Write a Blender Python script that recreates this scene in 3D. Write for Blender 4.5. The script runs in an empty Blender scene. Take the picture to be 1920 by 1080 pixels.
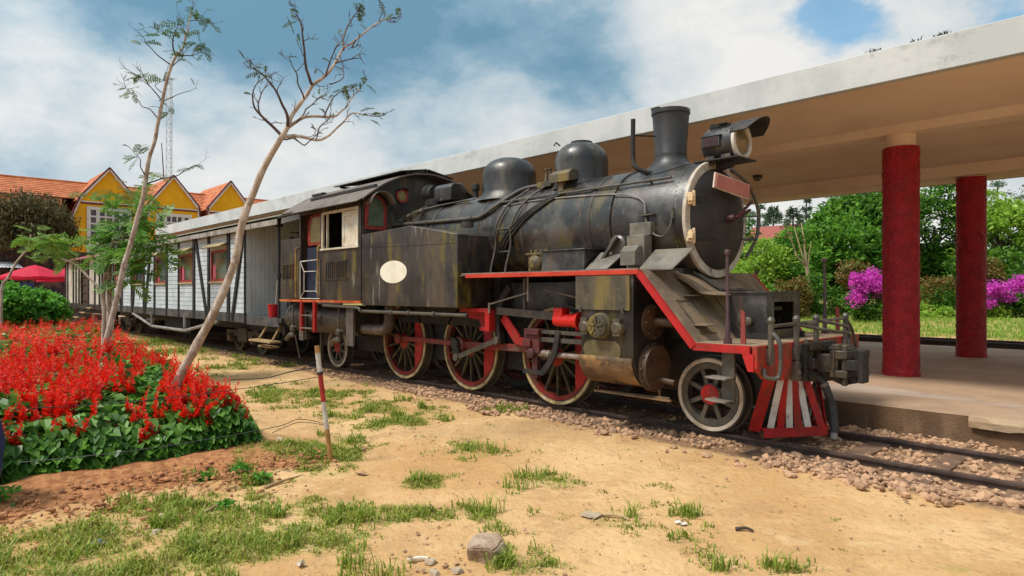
import bpy, math, random
import numpy as np
from mathutils import Vector, Matrix, noise
random.seed(7); rng = np.random.default_rng(11)
S = bpy.context.scene
# ------------------------------------------------------------------ camera
FPX = 1235.0; TH = math.radians(42.96); CT, ST = math.cos(TH), math.sin(TH); CZ = 1.72; HY = 546.0
cam = bpy.data.objects.new('camera', bpy.data.cameras.new('camera')); S.collection.objects.link(cam)
fw = Vector((-CT, ST, 0)); rt = Vector((ST, CT, 0))
cam.matrix_world = Matrix(((rt.x, 0, -fw.x, 0), (rt.y, 0, -fw.y, 0), (0, 1, 0, CZ), (0, 0, 0, 1)))
cam.data.sensor_width = 36; cam.data.lens = FPX/1920*36; cam.data.shift_y = 6/1920
cam.data.clip_start = .05; cam.data.clip_end = 3000
S.camera = cam

def ray(px, py):
    a = (px-960)/FPX; b = (HY-py)/FPX
    return Vector((-CT+a*ST, ST+a*CT, b))
def at(px, py, d):            # a point seen in the photo at d metres along the view axis
    return Vector((0, 0, CZ)) + ray(px, py)*d
# ------------------------------------------------------------------ world and sun
SUNV = Vector((-.22, -.50, .84)).normalized()
W = bpy.data.worlds.new("World"); S.world = W; W.use_nodes = True
nt = W.node_tree; nt.nodes.clear(); N = nt.nodes.new; L = nt.links.new
out = N('ShaderNodeOutputWorld'); mix = N('ShaderNodeMixShader'); L(mix.outputs[0], out.inputs[0])
sky = N('ShaderNodeTexSky'); sky.sky_type = 'NISHITA'; sky.sun_disc = False
sky.sun_elevation = math.asin(SUNV.z); sky.sun_rotation = math.atan2(SUNV.x, SUNV.y); sky.altitude = 0; sky.dust_density = 2.0
b1 = N('ShaderNodeBackground'); b1.inputs[1].default_value = .15; tint = N('ShaderNodeMix'); tint.data_type = 'RGBA'; tint.blend_type = 'MULTIPLY'; tint.inputs[0].default_value = 1; tint.inputs[7].default_value = (.42, .92, 1.0, 1); L(sky.outputs[0], tint.inputs[6]); L(tint.outputs[2], b1.inputs[0]); L(b1.outputs[0], mix.inputs[1])
b2 = N('ShaderNodeBackground'); b2.inputs[1].default_value = 1.0; L(b2.outputs[0], mix.inputs[2])
tc = N('ShaderNodeTexCoord')
def wm(op, a, b=None, c=None):
    n = N('ShaderNodeMath'); n.operation = op
    for i, q in enumerate((a, b, c)):
        if q is None: continue
        if hasattr(q, 'links'): L(q, n.inputs[i])
        else: n.inputs[i].default_value = q
    return n.outputs[0]
def wnoise(scale, detail, sz=2.2, w=0, dist=0):
    m = N('ShaderNodeMapping'); m.inputs['Scale'].default_value = (1, 1, sz); m.inputs['Location'].default_value = (w, w*.7, 0)
    L(tc.outputs['Generated'], m.inputs[0])
    n = N('ShaderNodeTexNoise'); n.inputs['Scale'].default_value = scale; n.inputs['Detail'].default_value = detail
    n.inputs['Roughness'].default_value = .60; n.inputs['Distortion'].default_value = dist
    L(m.outputs[0], n.inputs['Vector']); return n.outputs['Fac']
def blobs(lst, base):
    acc = base
    for px, py, r, w in lst:
        d = ray(px, py).normalized(); dn = N('ShaderNodeVectorMath'); dn.operation = 'DOT_PRODUCT'
        L(tc.outputs['Generated'], dn.inputs[0]); dn.inputs[1].default_value = d
        e = wm('EXPONENT', wm('MULTIPLY', wm('SUBTRACT', dn.outputs['Value'], 1.0), 2/math.radians(r)**2))
        acc = wm('MULTIPLY_ADD', e, w, acc)
    return acc
n1 = wnoise(3.4, 11, 1.9, 3.1, .0); n2 = wnoise(10, 10, 1.7, 8.3, .15)
v = wm('ADD', wm('MULTIPLY', wm('SUBTRACT', n1, .5), .95), wm('MULTIPLY', wm('SUBTRACT', n2, .5), .70))
v = blobs([(150, 20, 9, -.34), (420, 60, 9, -.36), (640, 110, 9, -.38), (880, 40, 9, -.26), (1060, 120, 6, -.46), (1180, 190, 5, -.12),
           (420, 0, 9, -.06), (60, 130, 6, .36), (230, 215, 7, .16), (430, 270, 8, .38), (640, 310, 7, .30), (800, 215, 6, .05),
           (120, 290, 6, -.06), (1000, 215, 6, .24), (960, 20, 4, .1), (1330, 70, 7, .26), (1180, 20, 5, .18), (1440, 120, 5, .2), (1720, 70, 5, .2),
           (1500, 400, 9, .45)], wm('ADD', v, .52))
cr = N('ShaderNodeValToRGB'); L(v, cr.inputs[0]); e = cr.color_ramp.elements
e[0].position = .10; e[0].color = (.16, .32, .45, 1); e[1].position = .92; e[1].color = (.90, .89, .86, 1)
for p, c in ((.28, (.26, .42, .54, 1)), (.44, (.46, .58, .66, 1)), (.66, (.70, .75, .77, 1))):
    q = e.new(p); q.color = c
L(cr.outputs[0], b2.inputs[0])
dn = N('ShaderNodeVectorMath'); dn.operation = 'DOT_PRODUCT'; L(tc.outputs['Generated'], dn.inputs[0]); dn.inputs[1].default_value = SUNV
L(wm('MULTIPLY_ADD', wm('EXPONENT', wm('MULTIPLY', wm('SUBTRACT', dn.outputs['Value'], 1.0), 4.0)), 1.1, .74), b2.inputs[1])   # cloud is brighter round the veiled sun
clear = blobs([(1570, 22, 3.2, .80), (1490, 30, 2, .25), (1910, 5, 3, .5), (1680, 0, 2.5, .25), (1060, 120, 3, .25)], 0.0)
clear = wm('ADD', clear, wm('MULTIPLY', wm('SUBTRACT', n2, .5), -1.6))
mr = N('ShaderNodeMapRange'); L(clear, mr.inputs[0]); mr.inputs[1].default_value = .35; mr.inputs[2].default_value = .75
mr.inputs[3].default_value = 1; mr.inputs[4].default_value = .3; L(mr.outputs[0], mix.inputs[0])
sun = bpy.data.objects.new('sun', bpy.data.lights.new('sun', 'SUN')); S.collection.objects.link(sun)
sun.data.energy = 3.0; sun.data.angle = math.radians(11); sun.data.color = (1, .94, .84)
sun.rotation_euler = SUNV.to_track_quat('Z', 'Y').to_euler()
S.view_settings.view_transform = 'Standard'; S.view_settings.look = 'None'; S.view_settings.exposure = .36; S.view_settings.gamma = 1
S.render.engine = 'CYCLES'; S.cycles.max_bounces = 6; S.cycles.diffuse_bounces = 4; S.cycles.transparent_max_bounces = 8; S.cycles.use_denoising = True

# ------------------------------------------------------------------ materials
MATS = {}
def mat(name, c1, c2=None, scale=3, rough=.7, bump=.25, bscale=40, stains=(), metal=0, spec=.4, ctr=(.38, .62), island=None, trans=0):
    if name in MATS: return MATS[name]
    m = bpy.data.materials.new(name); m.use_nodes = True; MATS[name] = m
    t = m.node_tree; n = t.nodes.new; l = t.links.new; p = t.nodes['Principled BSDF']
    co = n('ShaderNodeTexCoord').outputs['Object']
    def nz(sc, det, vec=co, rr=.6):
        q = n('ShaderNodeTexNoise'); q.inputs['Scale'].default_value = sc; q.inputs['Detail'].default_value = det; q.inputs['Roughness'].default_value = rr
        l(vec, q.inputs['Vector']); return q.outputs['Fac']
    def mrange(x, a, b, c=0, d=1):
        q = n('ShaderNodeMapRange'); l(x, q.inputs[0]); q.interpolation_type = 'SMOOTHSTEP'
        for i, u in enumerate((a, b, c, d)): q.inputs[i+1].default_value = u
        return q.outputs[0]
    def mx(f, a, b):
        q = n('ShaderNodeMix'); q.data_type = 'RGBA'
        l(f, q.inputs['Factor']) if hasattr(f, 'links') else setattr(q.inputs['Factor'], 'default_value', f)
        for i, u in ((6, a), (7, b)):
            if hasattr(u, 'links'): l(u, q.inputs[i])
            else: q.inputs[i].default_value = (*u, 1)
        return q.outputs[2]
    c2 = c2 or tuple(x*.7 for x in c1)
    if island:
        g = n('ShaderNodeNewGeometry'); f = g.outputs['Random Per Island']
    else:
        f = mrange(nz(scale, 7), *ctr)
    col = mx(f, c1, c2)
    rg = mrange(nz(scale*2.3, 5), .3, .7, rough-.1, min(1, rough+.12))
    for i, (sc, ms, lo, hi, amt, c) in enumerate(stains):
        mp = n('ShaderNodeMapping'); mp.inputs['Scale'].default_value = ms; mp.inputs['Location'].default_value = (i*3.7, i*1.3, i*2.1)
        l(co, mp.inputs[0]); f2 = mrange(nz(sc, 8, mp.outputs[0], .65), lo, hi, 0, amt)
        col = mx(f2, col, c)
    l(col, p.inputs['Base Color']); l(rg, p.inputs['Roughness'])
    p.inputs['Metallic'].default_value = metal; p.inputs['Specular IOR Level'].default_value = spec
    if bump:
        b = n('ShaderNodeBump'); b.inputs['Strength'].default_value = bump; b.inputs['Distance'].default_value = .02
        l(nz(bscale, 6), b.inputs['Height']); l(b.outputs[0], p.inputs['Normal'])
    if trans:
        tr = n('ShaderNodeBsdfTranslucent'); l(col, tr.inputs[0]); ms = n('ShaderNodeMixShader'); ms.inputs[0].default_value = trans
        l(p.outputs[0], ms.inputs[1]); l(tr.outputs[0], ms.inputs[2]); l(ms.outputs[0], t.nodes['Material Output'].inputs[0])
    return m
V1 = (1, 1, .16)       # vertical streaks
moss = (.085, .075, .008); rust = (.12, .045, .015); dust = (.20, .165, .12); grey = (.12, .115, .11)
BLK = mat('black_paint', (.010, .0095, .009), (.028, .024, .021), 2.5, .38, .15, 60, [(2.2, (1, 1, 1), .50, .66, .6, (.11, .10, .09)), (3.5, V1, .52, .66, .7, rust), (4, (1, 1, .3), .54, .66, .6, moss), (9, (1, 1, .3), .60, .68, .5, (.17, .15, .125))], spec=.6)
BOIL = mat('boiler_cladding', (.009, .0085, .008), (.030, .026, .022), 1.6, .31, .14, 30, [(1.5, (1, 1, 1), .49, .62, .55, (.12, .107, .088)), (2.3, (1, .7, .35), .51, .63, .75, (.105, .085, .018)), (5, (1, 1, .25), .54, .66, .65, (.10, .052, .022)), (7, (1, 1, .4), .57, .66, .6, (.022, .020, .019))], spec=.65)
TANK = mat('tank_plate', (.014, .012, .011), (.042, .033, .026), 1.8, .42, .16, 40, [(2.2, V1, .48, .62, .6, (.095, .064, .040)), (2.6, (1, 1, .34), .53, .63, .7, (.13, .10, .010)), (5, (1, 1, .25), .54, .64, .7, (.022, .020, .018)), (10, (1, 1, .12), .60, .68, .6, (.26, .24, .20))], spec=.55)
DRK = mat('dark_iron', (.012, .011, .011), (.028, .024, .021), 4, .6, .2, 50, [(5, (1, 1, 1), .55, .72, .5, (.07, .04, .02))])
GRM = mat('greasy_steel', (.045, .040, .036), (.085, .07, .05), 6, .42, .15, 60, [(8, (1, 1, 1), .55, .7, .6, (.10, .055, .02))], spec=.6)
RED = mat('red_paint', (.42, .012, .012), (.26, .012, .010), 4, .5, .2, 50, [(5, (1, 1, .5), .56, .72, .7, (.12, .035, .018)), (9, (1, 1, 1), .62, .72, .4, (.30, .12, .05))])
BEAMR = mat('worn_red_paint', (.48, .020, .014), (.24, .03, .014), 5, .6, .25, 50, [(7, (1, 1, .35), .48, .62, .85, (.10, .055, .022)), (3, (1, 1, 1), .52, .7, .5, (.24, .11, .06))])
ORNG = mat('faded_orange_paint', (.55, .13, .02), (.40, .05, .015), 6, .6, .2, 50, [(4, (1, 1, 1), .5, .68, .6, (.38, .20, .04))])
WHT = mat('worn_white_paint', (.62, .58, .52), (.46, .41, .35), 6, .55, .2, 60, [(9, (1, 1, 1), .58, .7, .7, (.22, .13, .07))])
TYR = mat('yellowed_tyre', (.46, .38, .20), (.36, .22, .07), 3, .5, .2, 60, [(3, (1, 1, 1), .52, .64, .7, (.52, .47, .40)), (7, (1, 1, 1), .52, .64, .75, (.12, .06, .02))])
OVAL = mat('cream_oval_paint', (.78, .72, .58), (.70, .63, .49), 5, .6, .05, 60, [(8, (1, 1, 1), .64, .75, .4, (.3, .2, .1))])
STEEL = mat('rail_steel', (.09, .06, .05), (.05, .032, .026), 8, .5, .2, 70, [(10, (.2, 1, 1), .5, .7, .5, (.14, .07, .035))], metal=.2)
PLATE = mat('rusty_chequer_plate', (.25, .172, .108), (.15, .105, .068), 3, .6, .5, 90, [(4, (1, 1, 1), .52, .7, .7, (.17, .12, .07)), (6, (1, 1, 1), .58, .7, .5, (.03, .026, .024))], spec=.5)
LOWP = mat('mossy_plate', (.095, .075, .045), (.05, .042, .032), 3, .55, .3, 60, [(3, V1, .47, .62, .8, (.18, .13, .03)), (7, (1, 1, 1), .55, .7, .5, (.15, .11, .07))])
GREYM = mat('grey_dusty_plate', (.19, .165, .135), (.10, .088, .072), 3, .55, .2, 50, [(5, (1, 1, .4), .54, .7, .6, (.14, .10, .03))])
WOODW = mat('pale_wood', (.70, .65, .54), (.58, .48, .34), 5, .7, .2, 60, [(8, (1, 1, .3), .58, .72, .6, (.25, .15, .06))])
TANW = mat('raw_wood', (.42, .29, .15), (.30, .19, .09), 5, .8, .3, 60)
OCHR = mat('ochre_pole', (.36, .22, .05), (.20, .10, .03), 6, .55, .2, 60)
ROOFM = mat('cab_roof_sheet', (.11, .085, .068), (.17, .135, .11), 3, .65, .3, 40, [(3, (1, 1, 1), .55, .7, .6, (.06, .045, .038))])
GLS = mat('dusty_glass', (.05, .09, .07), (.12, .15, .09), 4, .12, 0, 40, spec=.8)
AMB = mat('amber_glass', (.28, .26, .10), (.20, .14, .05), 5, .25, 0, 40, spec=.7)
BLUE = mat('dark_blue_interior', (.010, .014, .035), (.018, .02, .04), 3, .7, .1)
PINK = mat('faded_pink_sign', (.46, .16, .135), (.41, .135, .115), 4, .5, .08, 60)
RUB = mat('rubber', (.025, .027, .032), (.05, .05, .055), 8, .5, .15, 60)
LAMPG = mat('lamp_reflector', (.42, .36, .24), (.30, .22, .10), 6, .15, 0, 40, metal=.6, spec=.8)
CREAM = mat('chipped_cream_paint', (.66, .50, .30), (.60, .42, .22), 9, .6, .3, 70, [(14, (1, 1, 1), .57, .66, .7, (.10, .06, .03))])
RUSTM = mat('rust_flakes', (.20, .115, .055), (.11, .065, .035), 3, .75, .5, 50, [(4, (1, 1, 1), .55, .63, .7, (.36, .18, .05)), (6, (1, 1, 1), .5, .64, .7, (.06, .04, .025))])
PLANK = mat('grey_white_planks', (.56, .60, .62), (.45, .49, .51), 2, .65, .2, 50, [(3, (.3, 1, 1), .54, .72, .55, (.24, .22, .20)), (3, V1, .6, .75, .4, (.18, .16, .14))])
PLNK2 = mat('grey_end_boards', (.66, .69, .70), (.56, .59, .60), 2, .65, .15, 50, [(4, V1, .56, .72, .5, (.10, .10, .10))])
BLKW = mat('black_timber', (.012, .012, .014), (.022, .021, .022), 4, .6, .2, 50, [(5, V1, .6, .75, .4, (.08, .07, .06))])
SILL = mat('dirty_sill', (.075, .07, .065), (.04, .038, .035), 4, .7, .2, 50, [(5, (.3, 1, 1), .5, .7, .5, (.15, .13, .11))])
CROOF = mat('lichen_roof', (.20, .18, .13), (.13, .115, .08), 5, .85, .5, 40, [(6, (1, 1, 1), .55, .7, .5, (.10, .12, .03))])
AWN = mat('awning_board', (.38, .30, .16), (.30, .23, .12), 5, .8, .2, 40)
WREDF = mat('red_window_frame', (.32, .035, .025), (.22, .03, .02), 5, .5, .1, 50)
WGLS = mat('carriage_glass', (.03, .045, .045), (.09, .14, .13), 1.5, .07, 0, 40, spec=.8)
PIPE = mat('pale_pipe', (.28, .26, .24), (.17, .15, .14), 5, .5, .1, 60)
CONC = mat('white_concrete', (.56, .57, .56), (.46, .475, .47), 1.2, .8, .25, 60, [(3, (.5, 1, 1), .57, .70, .45, (.25, .25, .24)), (10, (1, 1, 1), .60, .70, .45, (.2, .2, .19))], spec=.2)
SOFF = mat('soffit_paint', (.82, .65, .50), (.74, .56, .41), .6, .9, .05, 40, [(1.2, (.3, 1, 1), .55, .75, .3, (.58, .40, .26))], spec=.1)
RCOL = mat('red_roughcast', (.37, .007, .014), (.26, .005, .011), 5, .55, .9, 38, [(16, (1, 1, 2.2), .54, .66, .45, (.52, .045, .05)), (2.5, V1, .55, .7, .35, (.20, .02, .02))], spec=.4)
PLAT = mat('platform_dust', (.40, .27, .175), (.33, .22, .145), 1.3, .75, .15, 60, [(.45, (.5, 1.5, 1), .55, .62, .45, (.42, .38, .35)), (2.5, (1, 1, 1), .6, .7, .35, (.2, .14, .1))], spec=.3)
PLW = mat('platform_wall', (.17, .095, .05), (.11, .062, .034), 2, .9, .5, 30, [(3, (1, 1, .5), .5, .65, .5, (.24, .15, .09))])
PSTN = mat('platform_edge_stone', (.42, .30, .19), (.34, .22, .13), 3, .85, .5, 30)
STONE = mat('ballast_stone', (.52, .31, .18), (.28, .165, .10), 3, .85, .4, 60, island=True)
ROCK = mat('brown_rock', (.42, .31, .22), (.28, .18, .12), 6, .85, .6, 40, [(9, (1, 1, 1), .5, .65, .6, (.11, .055, .03))])
BARK = mat('pale_bark', (.46, .36, .28), (.31, .22, .165), 5, .85, .5, 60, [(12, (1, 1, .5), .49, .60, .8, (.58, .50, .43)), (20, (1, 1, 3), .56, .66, .5, (.10, .06, .045))])
BARKD = mat('dark_bark', (.05, .034, .026), (.085, .06, .045), 8, .85, .5, 60)
YEL = mat('yellow_plaster', (.82, .40, .014), (.74, .34, .012), .8, .8, .1, 30, [(2, V1, .56, .74, .35, (.40, .20, .03))], spec=.2)
BTRIM = mat('building_white_trim', (.68, .62, .58), (.60, .52, .48), 3, .7, .1)
MAROON = mat('maroon_trim', (.16, .025, .022), (.12, .02, .02), 3, .7, .1)
UMB = mat('red_canvas', (.60, .010, .05), (.52, .008, .04), 3, .7, .1, trans=.25)
CORR = mat('corrugated_sheet', (.50, .52, .54), (.40, .41, .43), 4, .5, .1)
PLB = mat('blue_plastic', (.012, .028, .12), (.016, .035, .15), 4, .5, .1)
BKT = mat('red_plastic', (.50, .010, .02), (.42, .01, .016), 4, .4, .05)
def leafm(name, a, b, tr=.35, rough=.5): return mat(name, a, b, 3, rough, 0, island=True, trans=tr, spec=.35)
LF_SAL = leafm('salvia_leaf', (.022, .095, .014), (.17, .36, .05), .4, .4)
FL_RED = leafm('salvia_petal', (.95, .050, .014), (.66, .008, .007), .35, .5)
LF_FERN = leafm('feathery_leaf', (.05, .17, .022), (.19, .35, .05), .42)
LF_FERNY = leafm('yellowish_feathery_leaf', (.13, .17, .03), (.22, .20, .05), .4)
LF_SPR = leafm('sparse_sapling_leaf', (.05, .08, .018), (.10, .13, .03), .3)
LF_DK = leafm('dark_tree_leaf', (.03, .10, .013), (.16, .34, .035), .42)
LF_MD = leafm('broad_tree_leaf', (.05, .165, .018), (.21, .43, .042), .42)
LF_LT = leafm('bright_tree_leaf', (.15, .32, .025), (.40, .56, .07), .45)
LF_WEEP = leafm('weeping_leaf', (.05, .05, .018), (.16, .13, .045), .35)
LF_PINE = leafm('hazed_pine_needle', (.07, .13, .075), (.14, .21, .12), .3)  # needles paled, distance haze put into their colour
LF_RUS = leafm('russet_leaf', (.09, .15, .025), (.32, .15, .045), .35)
LF_BUSH = leafm('bush_leaf', (.06, .22, .025), (.17, .42, .05), .38)
FL_MAG = leafm('magenta_bract', (.55, .03, .46), (.86, .13, .66), .45)
GRS = leafm('grass_blade', (.17, .25, .025), (.42, .44, .08), .4)
GRSD = leafm('dry_grass_blade', (.48, .38, .15), (.32, .26, .08), .3)

# ------------------------------------------------------------------ mesh helpers
COL = S.collection; BASE = {}
def V(*a): return Vector(a)
def sm(pts, k=4):
    pts = [Vector(p) for p in pts]; o = []
    for i in range(len(pts)-1):
        p0 = pts[max(i-1, 0)]; p1 = pts[i]; p2 = pts[i+1]; p3 = pts[min(i+2, len(pts)-1)]
        for j in range(k):
            t = j/k; o.append(.5*((2*p1)+(p2-p0)*t+(2*p0-5*p1+4*p2-p3)*t*t+(3*p1-p0-3*p2+p3)*t**3))
    o.append(pts[-1]); return o
class MB:
    def __init__(s): s.v = []; s.f = []; s.m = []; s.mi = 0
    def add(s, vs, fs):
        o = len(s.v); s.v += [tuple(p) for p in vs]; s.f += [tuple(i+o for i in q) for q in fs]; s.m += [s.mi]*len(fs); return s
    def box(s, x0, x1, y0, y1, z0, z1):
        return s.add([(x, y, z) for x in (x0, x1) for y in (y0, y1) for z in (z0, z1)], [(0, 1, 3, 2), (4, 6, 7, 5), (0, 4, 5, 1), (2, 3, 7, 6), (0, 2, 6, 4), (1, 5, 7, 3)])
    def bar(s, p, q, w, h, up=(0, 0, 1)):
        p = Vector(p); q = Vector(q); d = (q-p).normalized(); sd = d.cross(Vector(up))
        if sd.length < 1e-4: sd = d.cross(Vector((0, 1, 0)))
        sd.normalize(); u = sd.cross(d); vs = []
        for e_ in (p, q):
            for a in (-.5, .5):
                for b in (-.5, .5): vs.append(e_+sd*w*a+u*h*b)
        return s.add(vs, [(0, 1, 3, 2), (4, 6, 7, 5), (0, 4, 5, 1), (2, 3, 7, 6), (0, 2, 6, 4), (1, 5, 7, 3)])
    def tube(s, pts, r, n=8, cap=True):
        pts = [Vector(p) for p in pts]; k = len(pts); rs = r if hasattr(r, '__len__') else [r]*k
        d = (pts[1]-pts[0]).normalized(); a = d.orthogonal().normalized(); vs = []; fs = []
        for i, p in enumerate(pts):
            t = (pts[min(i+1, k-1)]-pts[max(i-1, 0)]).normalized()
            a = (a-t*a.dot(t)); a = a.normalized() if a.length > 1e-6 else t.orthogonal().normalized(); b = t.cross(a)
            for j in range(n):
                g = 2*math.pi*j/n; vs.append(p+(a*math.cos(g)+b*math.sin(g))*rs[i])
        for i in range(k-1):
            for j in range(n): fs.append((i*n+j, i*n+(j+1) % n, (i+1)*n+(j+1) % n, (i+1)*n+j))
        if cap: fs += [tuple(range(n))[::-1], tuple(range((k-1)*n, k*n))]
        return s.add(vs, fs)
    def lathe(s, o, ax, prof, n=32):
        o = Vector(o); ax = Vector(ax).normalized(); a = ax.orthogonal().normalized(); b = ax.cross(a); vs = []; fs = []; k = len(prof)
        for t, r in prof:
            for j in range(n):
                g = 2*math.pi*j/n; vs.append(o+ax*t+(a*math.cos(g)+b*math.sin(g))*max(r, 1e-4))
        for i in range(k-1):
            for j in range(n): fs.append((i*n+j, i*n+(j+1) % n, (i+1)*n+(j+1) % n, (i+1)*n+j))
        fs += [tuple(range(n))[::-1], tuple(range((k-1)*n, k*n))]
        return s.add(vs, fs)
    def ring(s, o, ax, r0, r1, t0, t1, n=40):
        o = Vector(o); ax = Vector(ax).normalized(); a = ax.orthogonal().normalized(); b = ax.cross(a); vs = []; fs = []
        pr = [(t0, r0), (t0, r1), (t1, r1), (t1, r0)]
        for t, r in pr:
            for j in range(n):
                g = 2*math.pi*j/n; vs.append(o+ax*t+(a*math.cos(g)+b*math.sin(g))*r)
        for i in range(4):
            for j in range(n): fs.append((i*n+j, i*n+(j+1) % n, ((i+1) % 4)*n+(j+1) % n, ((i+1) % 4)*n+j))
        return s.add(vs, fs)
    def prism(s, poly, ax, c0, c1):        # poly in the two remaining axes
        k = len(poly)
        def P(u, w, c): return {'y': (u, c, w), 'x': (c, u, w), 'z': (u, w, c)}[ax]
        vs = [P(u, w, c0) for u, w in poly]+[P(u, w, c1) for u, w in poly]
        fs = [tuple(range(k)), tuple(range(k, 2*k))[::-1]]+[(i, i+k, (i+1) % k+k, (i+1) % k) for i in range(k)]
        return s.add(vs, fs)
    def sheet(s, rows):                    # rows of equal length points
        n = len(rows[0]); return s.add([p for r in rows for p in r], [(i*n+j, i*n+j+1, (i+1)*n+j+1, (i+1)*n+j) for i in range(len(rows)-1) for j in range(n-1)])
    def build(s, name, m, parent=None, loc=None, ang=32, bev=0, local=False, label=None):
        me = bpy.data.meshes.new(name); b = Vector((0, 0, 0))
        if parent is not None and not local: b = BASE[parent.name]
        elif loc is not None: b = Vector(loc)
        a = np.array(s.v, dtype=float)-np.array(b)
        me.from_pydata(a.tolist(), [], s.f)
        for q in (m if isinstance(m, (list, tuple)) else [m]): me.materials.append(q)
        if isinstance(m, (list, tuple)): me.polygons.foreach_set('material_index', s.m)
        import bmesh
        bm = bmesh.new(); bm.from_mesh(me); bmesh.ops.recalc_face_normals(bm, faces=bm.faces); bm.to_mesh(me); bm.free()
        if ang:
            me.polygons.foreach_set('use_smooth', [True]*len(me.polygons)); me.set_sharp_from_angle(angle=math.radians(ang))
        o = bpy.data.objects.new(name, me); COL.objects.link(o); BASE[o.name] = b if not local else Vector((0, 0, 0))
        if parent is not None: o.parent = parent
        elif loc is not None: o.location = b
        if bev:
            q = o.modifiers.new('bevel', 'BEVEL'); q.width = bev; q.segments = 2; q.limit_method = 'ANGLE'
        if label: o['label'] = label
        return o
def tag(o, label=None, cat=None, group=None, kind=None):
    if label: o['label'] = label
    if cat: o['category'] = cat
    if group: o['group'] = group
    if kind: o['kind'] = kind
    return o
def thing(name, loc, label, cat, group=None):
    o = bpy.data.objects.new(name, None); COL.objects.link(o); o.location = loc; o.empty_display_size = .3; BASE[o.name] = Vector(loc)
    return tag(o, label, cat, group)
KIDS = {}
def copy_tree(o, parent, loc, rz):
    c = o.copy(); COL.objects.link(c); c.parent = parent
    if loc is not None: c.location = loc; c.rotation_euler = (0, 0, rz)
    for ch in KIDS.get(o.name, []):
        d = ch.copy(); COL.objects.link(d); d.parent = c
    return c
def npmesh(name, verts, k, m, parent=None, loc=None, smooth=False):   # verts: (n*k,3), faces of k verts each
    b = np.array(BASE[parent.name] if parent is not None else (loc if loc is not None else (0, 0, 0)), dtype=float)
    n = len(verts)//k; me = bpy.data.meshes.new(name)
    me.vertices.add(n*k); me.vertices.foreach_set('co', (np.asarray(verts, dtype=np.float64)-b).astype(np.float32).ravel())
    me.loops.add(n*k); me.loops.foreach_set('vertex_index', np.arange(n*k, dtype=np.int32))
    me.polygons.add(n); me.polygons.foreach_set('loop_start', np.arange(0, n*k, k, dtype=np.int32))
    me.polygons.foreach_set('loop_total', np.full(n, k, dtype=np.int32)); me.update(calc_edges=True)
    me.materials.append(m); o = bpy.data.objects.new(name, me); COL.objects.link(o)
    BASE[o.name] = Vector(b)
    if parent is not None: o.parent = parent
    elif loc is not None: o.location = loc
    return o
def unit(a): return a/np.maximum(np.linalg.norm(a, axis=1, keepdims=True), 1e-9)
def leaves(P, size, asp=.5, up=.6, dirs=None, fold=.25, var=.35, droop=0):
    """quad leaves at points P: base, side, tip, side"""
    n = len(P); nrm = unit(rng.normal(size=(n, 3))+np.array([0, 0, up*2]))
    d = rng.normal(size=(n, 3)) if dirs is None else dirs+rng.normal(size=(n, 3))*.35
    d[:, 2] -= droop
    d = unit(d-nrm*(d*nrm).sum(1, keepdims=True)); sd = np.cross(nrm, d)
    s = size*(1+var*rng.uniform(-1, 1, (n, 1))); w = s*asp
    mid = P+d*s*.45
    q = np.stack([P, mid+sd*w*.5+nrm*w*fold, P+d*s-nrm*s*.1, mid-sd*w*.5+nrm*w*fold], 1)
    return q.reshape(-1, 3)
def clumps(c, rad, nc, nl, cr, squash=.7, shell=.55, zmin=None):
    c = np.array(c, float); rad = np.array(rad, float)
    u = unit(rng.normal(size=(nc, 3))); r = rng.uniform(shell, 1, (nc, 1)); cc = c+u*r*rad
    if zmin is not None: cc[:, 2] = np.maximum(cc[:, 2], zmin)
    k = rng.uniform(.55, 1.35, (nc, 1)); P = np.repeat(cc, nl, 0); K = np.repeat(k, nl, 0)*cr
    off = unit(rng.normal(size=(nc*nl, 3)))*rng.uniform(.35, 1, (nc*nl, 1))*np.array([1, 1, squash])
    return P+off*K, off
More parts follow.
